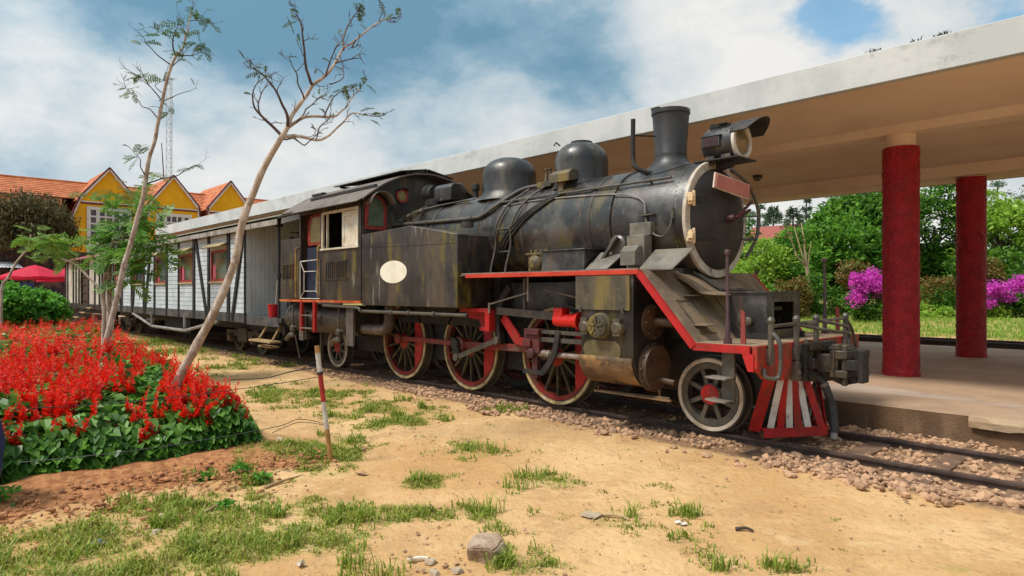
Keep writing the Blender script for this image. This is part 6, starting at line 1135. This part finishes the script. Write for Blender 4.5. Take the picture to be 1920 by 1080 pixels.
bare_tree('tall thin sapling with sparse leaf tufts at the left', (190, 690), 11.5, [(196, 655), (202, 630), (210, 595), (218, 560), (233, 498), (243, 463), (256, 415), (268, 373), (274, 333), (279.6, 296), (289, 267), (296, 233), (304, 193), (311, 159), (322, 122), (330, 105)], .058, .022,
  [([(330, 105), (342.6, 89), (350, 59), (355.6, 37), (359, 20)], .022, .3, 2), ([(355, 40), (368, 38), (388, 42)], .008, .4, 2), ([(330, 105), (324, 81), (328, 63), (332, 52)], .016, -.4, 2), ([(326, 76), (314, 66), (304, 60)], .008, -.6, 2), ([(322, 122), (300, 107), (285, 93), (272, 78)], .013, -.3, 2), ([(333, 103), (359, 104), (378, 98)], .012, .5, 1), ([(359, 104), (368, 92), (372, 84)], .008, .4, 2), ([(345, 80), (350, 70), (348, 65)], .008, .2, 2),
   ([(304, 190), (289, 170), (274, 156), (256, 141)], .012, -.4, 1), ([(280, 162), (272, 150), (268, 142)], .008, -.2, 2), ([(306, 175), (290, 160), (306, 150)], .008, .2, 1), ([(297, 222), (281, 206), (267, 200), (257, 185), (241, 170)], .012, .2, 2), ([(305, 190), (326, 180), (350, 172)], .010, .5, 0), ([(296, 225), (308, 218), (316, 212)], .008, .3, 1), ([(274, 330), (265, 315), (263, 300), (258, 292)], .012, -.3, 2), ([(276, 345), (304, 335), (330, 331), (348, 318), (362, 313)], .014, .4, 2), ([(322, 125), (338, 112), (343, 105)], .010, -.2, 2)], .22, 10, leafm('sapling_tuft_leaf', (.05, .11, .02), (.12, .18, .03)))
def frond_tree(lab, trunks, d, r0, clump_c, rad, nf, L0, m_, group=None, subs=()):
    p0 = at(*trunks[0][0], d); root = thing('feathery_sapling', (p0.x, p0.y, 0), lab, 'tree', group); st = []
    for tr_ in trunks:
        pts = sm([(at(*tr_[0], d).x, at(*tr_[0], d).y, 0)]+trunk_pts(tr_, d), 4); MB().tube(pts, taper(len(pts), r0, r0*.4), 8).build('trunk', BARK, root, ang=60)
    mb = MB()
    for (cx, cy), n_ in zip(clump_c, nf):
        c0 = at(cx, cy, d+random.uniform(-.35, .35))
        for _ in range(n_):
            dr_ = V(random.gauss(0, 1), random.gauss(0, 1), random.gauss(.12, .38)).normalized(); st.append((c0+V(random.gauss(0, rad), random.gauss(0, rad), random.gauss(0, rad*.5)), dr_))
    npmesh('leaves', fronds(st, L0, 12, L0*.085, .75, .36), 4, m_, root); return root
frond_tree('young feathery sapling with dense green fronds beside the carriage', [[(195, 640), (196, 590), (194, 560), (197, 520), (206, 478), (214, 440)], [(206, 478), (225, 455), (240, 435)]], 12.6, .055,
  [(243, 402), (258, 425), (225, 420), (270, 448), (238, 452), (210, 440), (250, 478), (285, 465), (222, 480), (262, 505), (240, 525), (205, 400), (280, 425), (195, 455), (228, 375), (300, 485), (252, 385)], .13, [7, 9, 8, 9, 11, 7, 10, 7, 8, 8, 6, 4, 6, 5, 3, 3, 5], .62, LF_FERN)
bare_x = frond_tree('wispy yellowish sapling standing behind the feathery one', [[(212, 605), (222, 520), (240, 450), (252, 375)]], 17, .03, [(205, 360), (225, 350), (265, 350), (285, 358), (250, 335), (190, 370), (240, 365)], .2, [3, 3, 4, 3, 2, 2, 3], .55, LF_FERNY)
frond_tree('small leaning sapling with a flat feathery crown over the far bushes', [[(3, 545), (16, 520), (32, 490), (50, 468), (58, 440)], [(195, 560), (158, 512), (135, 492), (110, 484)]], 20, .05,
  [(60, 455), (85, 450), (110, 460), (75, 470), (100, 475), (125, 470), (55, 475), (90, 440), (70, 430), (120, 485)], .25, [5, 6, 6, 6, 6, 4, 4, 3, 2, 4], .62, leafm('light_feathery_leaf', (.10, .24, .03), (.26, .38, .06), .4))
# ------------------------------------------------------------------ bushes and trees
def leafy(name, lab, cat, base, crowns, lf, size, nc, nl, cr, trunk=None, group=None, bark=BARKD, extra=None, squash=.7, up=.6, asp=.55, droop=0):
    root = thing(name, (base[0], base[1], gz(base[0], base[1])), lab, cat, group); Vs = []
    for c, rad in crowns:
        P, off = clumps(c, rad, nc, nl, cr, squash); Vs.append(leaves(P, size, asp, up, dirs=off, droop=droop))
    if trunk:
        mb = MB(); b0_ = V(base[0], base[1], gz(*base)); top = V(*crowns[0][0])
        mb.tube(sm([b0_, b0_.lerp(top, .45)+V(random.gauss(0, .1), random.gauss(0, .1), 0), top], 4), taper(9, trunk, trunk*.45), 8)
        for c, rad in crowns:
            for _ in range(6):
                u = Vector(unit(rng.normal(size=(1, 3)))[0]); s_ = b0_.lerp(top, random.uniform(.35, .8)); e = V(*c)+V(u.x*rad[0]*.8, u.y*rad[1]*.8, abs(u.z)*rad[2]*.8); mb.tube([s_, s_.lerp(e, .5)+V(0, 0, .1), e], [trunk*.45, trunk*.25, trunk*.1], 6)
        mb.build('trunk', bark, root, ang=60)
    npmesh('crown' if trunk else 'foliage', np.concatenate(Vs), 4, lf, root)
    if extra: extra(root)
    return root
GB = 'trees beyond the far track'
def T(px, py, d): return at(px, py, d)
def bigtree(lab, px, py, d, rad, lf, size=.24, nc=95, nl=80, extra_c=(), cr=.62, asp=.5):
    c = T(px, py, d); cs_ = [(tuple(c), rad)]+[(tuple(T(a, b, d+dd)), r_) for a, b, dd, r_ in extra_c]
    return leafy('broadleaf_tree', lab, 'tree', (c.x, c.y), cs_, lf, size, nc, nl, cr, .16, GB, asp=asp)
bigtree('light green shrubby tree just right of the locomotive front', 1425, 505, 34, (1.5, 1.5, 1.6), LF_LT, .20, 60, 70)
bigtree('leafy green tree behind the pruned bare tree', 1485, 500, 35, (1.9, 1.6, 1.9), LF_MD, .22, 70, 80)
bigtree('broad leaved tree with bright green clumps left of the front column', 1570, 470, 36, (2.3, 2.0, 2.3), LF_MD, .28, 90, 80, [(1600, 520, .5, (1.8, 1.5, 1.4))])
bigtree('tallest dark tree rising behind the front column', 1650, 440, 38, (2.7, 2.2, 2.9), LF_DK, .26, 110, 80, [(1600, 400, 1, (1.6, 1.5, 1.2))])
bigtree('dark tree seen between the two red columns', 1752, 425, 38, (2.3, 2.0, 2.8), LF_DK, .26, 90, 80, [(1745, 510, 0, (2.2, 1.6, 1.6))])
bigtree('bright green tree right of the rear column', 1880, 440, 35, (2.0, 2.0, 2.3), LF_LT, .26, 80, 80)
bigtree('dark bushy tree under the bright one at the right edge', 1890, 520, 33, (2.6, 1.5, 1.5), LF_DK, .22, 80, 70)
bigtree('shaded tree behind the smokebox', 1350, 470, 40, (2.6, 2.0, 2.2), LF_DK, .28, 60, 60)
Vs = []
for x in list(np.arange(-78, -24, 2.6))+list(np.arange(-3, 26, 2.6)):
    P, off = clumps((x+random.gauss(0, .6), 46-.1*x+random.uniform(-2, 2), 3.4+random.uniform(-.6, .9)), (2.3, 1.8, 2.6), 26, 34, .8); Vs.append(leaves(P, .46, .5, .6, dirs=off))
tag(npmesh('distant_wood', np.concatenate(Vs), 4, LF_DK), 'far wood of dark green trees beyond the lawn', 'wood', kind='stuff')
# undergrowth
def shrub(lab, px, py, d, rad, lf, size=.14, nc=40, nl=60, nm='shrub', cat='shrub', **k):
    c = T(px, py, d); return leafy(nm, lab, cat, (c.x, c.y), [(tuple(c), rad)], lf, size, nc, nl, .32, **k)
GU = 'shrubs along the lawn'
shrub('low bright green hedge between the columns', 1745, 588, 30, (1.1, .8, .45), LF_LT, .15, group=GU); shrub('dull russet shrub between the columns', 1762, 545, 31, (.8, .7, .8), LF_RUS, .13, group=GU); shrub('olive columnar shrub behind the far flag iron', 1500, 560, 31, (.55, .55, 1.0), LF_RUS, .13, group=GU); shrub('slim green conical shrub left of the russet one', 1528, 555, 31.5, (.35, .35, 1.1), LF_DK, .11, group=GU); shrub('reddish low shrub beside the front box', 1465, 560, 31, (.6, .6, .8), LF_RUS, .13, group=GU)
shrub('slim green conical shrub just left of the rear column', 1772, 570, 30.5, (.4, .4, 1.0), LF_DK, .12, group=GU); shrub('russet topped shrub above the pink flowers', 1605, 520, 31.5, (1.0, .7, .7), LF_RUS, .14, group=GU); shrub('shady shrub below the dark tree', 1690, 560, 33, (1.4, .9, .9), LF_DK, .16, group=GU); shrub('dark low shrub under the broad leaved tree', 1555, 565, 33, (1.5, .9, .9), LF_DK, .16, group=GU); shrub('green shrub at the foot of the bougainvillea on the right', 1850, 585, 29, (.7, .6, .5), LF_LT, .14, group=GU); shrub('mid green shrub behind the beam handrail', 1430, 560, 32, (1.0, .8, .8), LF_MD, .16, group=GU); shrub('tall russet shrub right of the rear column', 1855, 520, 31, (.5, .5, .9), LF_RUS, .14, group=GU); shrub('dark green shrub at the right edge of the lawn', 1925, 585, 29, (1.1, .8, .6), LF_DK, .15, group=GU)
def boug(lab, px, py, d, rad, mags):
    c = T(px, py, d)
    def ex(root):
        Vs = []
        for a, b, r_, n_ in mags: P, off = clumps(tuple(T(a, b, d-rad[1]*.6)), r_, n_*2, 34, .26, .8, .2); Vs.append(leaves(P, .085, .85, .3, dirs=off))
        npmesh('bracts', np.concatenate(Vs), 4, FL_MAG, root)
    return leafy('bougainvillea', lab, 'shrub', (c.x, c.y), [(tuple(c), rad)], LF_DK, .13, 45, 70, .34, extra=ex, group='magenta bougainvillea bushes')
boug('magenta bougainvillea bush left of the front column', 1635, 568, 28, (.95, .8, .80), [(1632, 535, (.85, .5, .45), 26), (1605, 552, (.4, .3, .4), 9), (1650, 548, (.45, .35, .45), 10), (1612, 522, (.4, .3, .3), 8), (1640, 515, (.3, .3, .3), 6)])
boug('magenta bougainvillea bush right of the rear column', 1890, 570, 29, (1.3, .8, .7), [(1862, 543, (.6, .4, .32), 15), (1912, 535, (.5, .4, .42), 16), (1850, 565, (.35, .3, .3), 8), (1885, 555, (.4, .3, .25), 6)])
# pruned bare tree
pb = T(1517, 575, 33); pr = thing('pruned_tree', (pb.x, pb.y, gz(pb.x, pb.y)), 'pale pruned tree with bare upright shoots in front of the green trees', 'tree')
mb = MB(); g = lambda x, y, dd=0: T(x, y, 32+dd); mb.tube([V(g(1517, 540).x, g(1517, 540).y, gz(pb.x, pb.y)), g(1517, 525), g(1512, 500)], [.12, .11, .10], 8)
for b in ([(1512, 500), (1500, 488), (1488, 462), (1480, 440)], [(1512, 500), (1505, 480), (1496, 450), (1489, 425)], [(1513, 500), (1510, 470), (1506, 440), (1502, 418)], [(1514, 500), (1517, 478), (1521, 455)], [(1512, 498), (1495, 482), (1490, 470)], [(1512, 500), (1508, 465), (1509, 448)]): mb.tube(sm([g(*q_, dd=random.uniform(-.3, .3) if i else 0) for i, q_ in enumerate(b)], 3), taper(3*(len(b)-1)+1, .05, .02), 6)
mb.build('trunk', mat('pale_pruned_bark', (.40, .30, .17), (.30, .21, .12), 5, .85, .2, 40), pr)
# distant pines, red roofed house
def pine(lab, px, top, d, w, nl_=9, bare=.35, den=26):
    b_ = T(px, HY, d); zt = T(px, top, d).z; z0 = gz(b_.x, b_.y); root = thing('pine_tree', (b_.x, b_.y, z0), lab, 'tree', 'distant pines'); MB().tube([(b_.x, b_.y, z0), (b_.x, b_.y, zt)], [.22, .05], 7).build('trunk', BARKD, root); Ps = []; Ds = []
    for k in range(nl_):
        t = k/(nl_-1); z = z0+(zt-z0)*(bare+(1-bare)*t); R = w*(1-t*.8)*random.uniform(.75, 1.2)
        for j in range(5):
            a = random.random()*6.28; n_ = den; rr_ = rng.uniform(.25, 1, n_)*R; P = np.c_[b_.x+np.cos(a)*rr_, b_.y+np.sin(a)*rr_, z-rr_*.12+rng.normal(0, .12, n_)]+rng.normal(0, .16*w*.4, (n_, 3))*np.array([1, 1, .4]); Ps.append(P); Ds.append(np.tile([math.cos(a), math.sin(a), .1], (n_, 1)))
    npmesh('crown', leaves(np.concatenate(Ps), .34, .32, .6, dirs=np.concatenate(Ds)), 4, LF_PINE, root)
for px, top, d, w, bare, lab in ((1425, 388, 72, 2.2, .2, 'broad hazy pine beside the smokebox'), (1405, 400, 80, 2.4, .2, 'pine at the far left of the distant group'), (1450, 392, 70, 1.2, .85, 'tall bare stemmed pine with a tiny crown'), (1487, 395, 58, 1.9, .55, 'pine with flat layered branches above the red roof'), (1512, 376, 66, .9, .3, 'slim spire shaped conifer right of the layered pine'), (1578, 375, 75, 2.4, .45, 'wide crowned pine above the broad leaved tree'), (1870, 345, 62, 2.8, .3, 'hazy pine behind the bright tree on the right'), (1925, 350, 66, 2.8, .3, 'hazy pine at the right edge')): pine(lab, px, top, d, w, 9, bare)
hb = T(1478, 440, 60); hs = thing('small_house', (hb.x, hb.y, 1.5), 'distant house with a low red roof among the trees', 'house'); MB().box(hb.x-3, hb.x+3, hb.y-2, hb.y+2, 1, hb.z-.4).build('wall', BTRIM, hs); MB().prism([(hb.y-2.6, hb.z-.5), (hb.y, hb.z+.9), (hb.y+2.6, hb.z-.5)], 'x', hb.x-3.4, hb.x+3.4).build('roof', mat('faded_red_roof', (.30, .08, .06), (.24, .07, .05), 2, .8, .2), hs)
# left side: weeping tree, bush
wc = T(60, 450, 42); wt = thing('weeping_tree', (wc.x, wc.y, 0), 'large dark olive weeping tree at the left edge before the orange roof', 'tree'); Ps = []
for _ in range(420):
    u = unit(rng.normal(size=(1, 3)))[0]; u[2] = abs(u[2])*.9-.15; p = np.array(wc)+np.array([0, -.2, 1.2])+u*np.array([2.6, 2.9, 3.0])*rng.uniform(.45, 1); n_ = int(rng.integers(25, 60)); L_ = rng.uniform(.8, 2.4); t = rng.uniform(0, 1, n_); Ps.append(np.c_[p[0]+rng.normal(0, .16, n_), p[1]+rng.normal(0, .16, n_), np.maximum(1.6, p[2]-t*L_)])
npmesh('crown', leaves(np.concatenate(Ps), .26, .32, .2, dirs=np.tile([0, 0, -1.], (sum(map(len, Ps)), 1)), droop=.8), 4, LF_WEEP, wt)
mb = MB(); mb.tube(sm([(wc.x, wc.y+.9, 0), (wc.x, wc.y+.7, 1.6), (wc.x, wc.y, 3.2), (wc.x, wc.y-.8, 5)], 4), taper(13, .28, .12), 8)
for e in ((0, 2.2, 5.5), (.5, 1.5, 6.8), (-.6, -1.8, 6.4), (.8, .3, 7.2), (1, 1.9, 4.2)): mb.tube(sm([(wc.x, wc.y+.3, 2.4), (wc.x+e[0]*.5, wc.y+e[1]*.5, 2.4+(e[2]-2.4)*.6), (wc.x+e[0], wc.y+e[1], e[2])], 3), taper(7, .13, .05), 6)
mb.build('trunk', BARKD, wt, ang=60)
for px, py, d, rad, lab in ((20, 575, 21, (.9, .9, .65), 'big leafy bush at the left edge behind the flowers'), (68, 585, 22.5, (.9, .9, .5), 'lower leafy bush right of the big one')): shrub(lab, px, py, d, rad, LF_BUSH, .17, 60, 70, 'leafy_bush', 'bush', asp=.75, group='leafy bushes behind the flowers')
# ------------------------------------------------------------------ fence post, wires, rock, litter
tb, tt_ = V(-6.10, 3.19, gz(-6.1, 3.19)-.03), at(594, 648, 6.62)
def on(t): return tb.lerp(tt_, t)
mb = MB(); prev = 0
for k, (t, mi) in enumerate(((.30, 2), (.53, 0), (.765, 1), (.94, 0), (1.0, 2))):
    mb.mi = mi; a, b = on(prev), on(t); n_ = len(mb.v); mb.tube([a, a.lerp(b, .5)+V(random.gauss(0, .002), 0, 0), b], [.026, .025, .025], 10); prev = t
fpst = mb.build('striped_post', [WHT, mat('post_red', (.40, .03, .02), (.30, .02, .015), 6, .6, .2), mat('post_bare_wood', (.42, .22, .07), (.30, .15, .05), 8, .7, .3, 60)], loc=tuple(tb)); tag(fpst, 'thin red and white striped wooden post with orange foot', 'fence post')
MB().tube([on(.76), on(.78)], [.031, .031], 10).build('wire_tie', DRK, fpst)
def wire(lab, pts, r=.004):
    o = MB().tube(sm(pts, 6), r, 5).build('fence_wire', mat('black_wire', (.012, .012, .014), (.02, .02, .02), 5, .5, 0), loc=tuple(pts[0])); tag(o, lab, 'wire', 'wires tied to the striped post')
wire('upper black wire running over the flowers to the left', [on(.74), at(480, 725, 6.9), at(300, 748, 6.5), at(120, 762, 6.3), at(-60, 772, 6.2)]); wire('thick black cable leaving the post above the other wires', [on(.82), at(545, 697, 8.5), at(495, 709, 9.5), at(430, 712, 10.5)], .008)
wire('lower black wire sagging to the bed corner', [on(.34), at(560, 786, 6.5), at(505, 803, 6.3), at(250, 845, 5.9), at(-40, 874, 5.6)], .0035); wire('lowest black wire just beneath the lower one', [on(.33), at(560, 792, 6.6), at(510, 812, 6.5)], .0035)
def rocky(name, x, y, s, m_, lab, cat, seed, z=.0, flat=1):
    import bmesh
    bm = bmesh.new(); bmesh.ops.create_icosphere(bm, subdivisions=3, radius=1); b = V(x, y, gz(x, y)+z)
    pl = [Vector(unit(np.random.default_rng(seed+i).normal(size=(1, 3)))[0]) for i in range(9)]
    for v in bm.verts:
        p = v.co.copy()
        for q_ in pl:
            k = p.dot(q_); lim = .62
            if k > lim: p -= q_*(k-lim)
        if p.z > .62: p.z = .62+(p.z-.62)*.1
        p *= 1+.05*noise.noise(p*4+V(seed, 0, 0)); v.co = V(p.x*s[0], p.y*s[1], p.z*s[2]*flat)
    me = bpy.data.meshes.new(name); bm.to_mesh(me); bm.free(); me.materials.append(m_); o = bpy.data.objects.new(name, me); COL.objects.link(o); o.location = b
    me.polygons.foreach_set('use_smooth', [True]*len(me.polygons)); me.set_sharp_from_angle(angle=math.radians(18)); return tag(o, lab, cat)
import bmesh
def block(name, x, y, prof_bot, prof_top, z0, z1, m_, lab, cat):
    bm = bmesh.new(); vb = [bm.verts.new((px_-x, py_-y, z0)) for px_, py_ in prof_bot]; vt = [bm.verts.new((px_-x, py_-y, z1+dz)) for px_, py_, dz in prof_top]; n_ = len(vb)
    bm.faces.new(vb[::-1]); bm.faces.new(vt)
    for i in range(n_): bm.faces.new((vb[i], vb[(i+1) % n_], vt[(i+1) % n_], vt[i]))
    bmesh.ops.bevel(bm, geom=list(bm.edges), offset=.012, segments=2, affect='EDGES'); bmesh.ops.triangulate(bm, faces=bm.faces); bmesh.ops.subdivide_edges(bm, edges=bm.edges, cuts=2, use_grid_fill=True)
    for v in bm.verts: v.co += V(noise.noise(v.co*14), noise.noise(v.co*14+V(4, 0, 0)), noise.noise(v.co*14+V(0, 7, 0)))*.014+V(noise.noise(v.co*45), noise.noise(v.co*45+V(4, 0, 0)), noise.noise(v.co*45+V(0, 7, 0)))*.004
    me = bpy.data.meshes.new(name); bm.to_mesh(me); bm.free(); me.materials.append(m_); o = bpy.data.objects.new(name, me); COL.objects.link(o); o.location = (x, y, gz(x, y)); me.polygons.foreach_set('use_smooth', [True]*len(me.polygons)); me.set_sharp_from_angle(angle=math.radians(30)); tag(o, lab, cat)
dR = 4.15
def gp(px, py, z): r_ = ray(px, py); t = (z-CZ)/r_.z; return (r_.x*t, r_.y*t)
bot = [gp(876, 1048, .0), gp(928, 1060, .0), gp(955, 1046, .0), gp(951, 1020, .0), gp(905, 1012, .0), gp(880, 1022, .0)]
top = [(*gp(875, 1026, .09), 0), (*gp(927, 1030, .09), -.004), (*gp(946, 1008, .09), .0), (*gp(935, 998, .10), .01), (*gp(893, 995, .11), .015), (*gp(880, 1010, .10), .01)]
block('rock', *gp(915, 1030, .03), bot, top, -.03, .09, ROCK, 'squarish brown rock lying on the sand in the foreground', 'rock')
PST = mat('pale_stone', (.42, .33, .23), (.30, .22, .15), 5, .85, .4, 50)
for i, (x, y, s, lab) in enumerate(((-5.45, 1.46, (.06, .05, .05), 'pale pinkish stone in the grass below the bed'), (-5.12, 1.33, (.05, .04, .03), 'flat pale stone in the grass nearer the camera'), (-3.42, 2.48, (.055, .04, .03), 'small tan stone left of the squarish rock'), (-3.20, 2.52, (.05, .045, .028), 'small tan stone at the front of the squarish rock'), (-3.28, 2.40, (.06, .03, .025), 'flat tan chip before the squarish rock'), (-7.02, 3.05, (.06, .04, .05), 'pale stone at the corner of the flower bed'))): rocky('stone', x, y, s, PST, lab, 'stone', 20+i*5, .01)
for x, y, a, L_, lab, m_ in ((-5.45, 1.85, 2.2, .32, 'dry stick lying across the grass', TANW), (-5.75, 2.55, 1.9, .45, 'weathered branch lying at the edge of the red soil', TANW), (-3.5, 2.45, .9, .16, 'short pale wood splinter by the rock', WOODW), (-3.1, 3.95, .3, .22, 'dry twig on the sand right of the rock', TANW), (-2.3, 4.4, .5, .12, 'thin dark twig at the right of the sand', BARKD)):
    d_ = V(math.cos(a), math.sin(a), 0); p = V(x, y, gz(x, y)+.012); o = MB().tube(sm([p-d_*L_/2, p+V(0, .015, .012), p+d_*L_/2], 4), taper(9, .016, .008), 6).build('stick', m_, loc=tuple(p)); tag(o, lab, 'stick')
def scrap(x, y, s, m_, lab):
    rows = [[(x+s*(i/4-.5)+.1*s*random.gauss(0, 1), y+s*.7*(j/3-.5)+.1*s*random.gauss(0, 1), gz(x, y)+.008+abs(random.gauss(0, .012))) for i in range(5)] for j in range(4)]; o = MB().sheet(rows).build('litter', m_, loc=(x, y, gz(x, y)), ang=0); q = o.modifiers.new('thick', 'SOLIDIFY'); q.thickness = .0015; tag(o, lab, 'litter')
scrap(-5.2, 1.0, .10, mat('blue_litter', (.10, .14, .22), (.3, .33, .38), 9, .5, 0), 'crumpled bluish wrapper in the left grass'); scrap(-4.69, 1.47, .06, MATS['blue_litter'], 'smaller dark blue wrapper right of the first one'); scrap(-3.89, 1.83, .06, WHT, 'white paper scrap on the bottom grass'); scrap(-2.7, 4.2, .07, WHT, 'white scrap on the sand beside dry weeds'); scrap(-5.5, 3.2, .12, mat('dry_leaf', (.38, .22, .12), (.26, .13, .07), 6, .8, .2), 'large dry brown leaf on the sand near the striped post'); scrap(-3.25, 3.86, .16, PST, 'thin pale flake of bark on the sand')
bt = at(-49, 850, 5.2); mb = MB(); mb.lathe((bt.x, bt.y, gz(bt.x, bt.y)), (0, 0, 1), [(0, .13), (.18, .17), (.45, .20), (.62, .17), (.68, .10), (.70, .05)], 28); dmm = mb.build('barrel_stand_in', PLB, loc=(bt.x, bt.y, gz(bt.x, bt.y))); tag(dmm, 'unidentified dark blue thing built as a rounded plastic barrel at the left edge beside the bed', 'barrel_stand_in')  # form made up for an unidentified dark blue sliver at the edge

fl = []
for _ in range(900):
    x = random.uniform(-12, -1.2); y = random.uniform(.3, 6.3)
    if inbed(x, y) or y < .08*abs(x)-.5 or random.random() > .35+.6*max(0, .5+nzv(x, y, 1.5, 4)): continue
    a = random.random()*6.28; l_ = random.uniform(.012, .04); w_ = l_*random.uniform(.2, .5); z = gz(x, y)+.006; c_, s_ = math.cos(a), math.sin(a)
    fl += [(x, y, z), (x+c_*l_*.5-s_*w_*.5, y+s_*l_*.5+c_*w_*.5, z+random.uniform(.001, .012)), (x+c_*l_, y+s_*l_, z+random.uniform(0, .008)), (x+c_*l_*.5+s_*w_*.5, y+s_*l_*.5-c_*w_*.5, z+.002)]
tag(npmesh('leaf_litter', np.array(fl), 4, leafm('litter_flake', (.20, .11, .05), (.50, .36, .20), .1)), 'dry leaf flakes and straw strewn over the sand', 'leaf litter', kind='stuff')
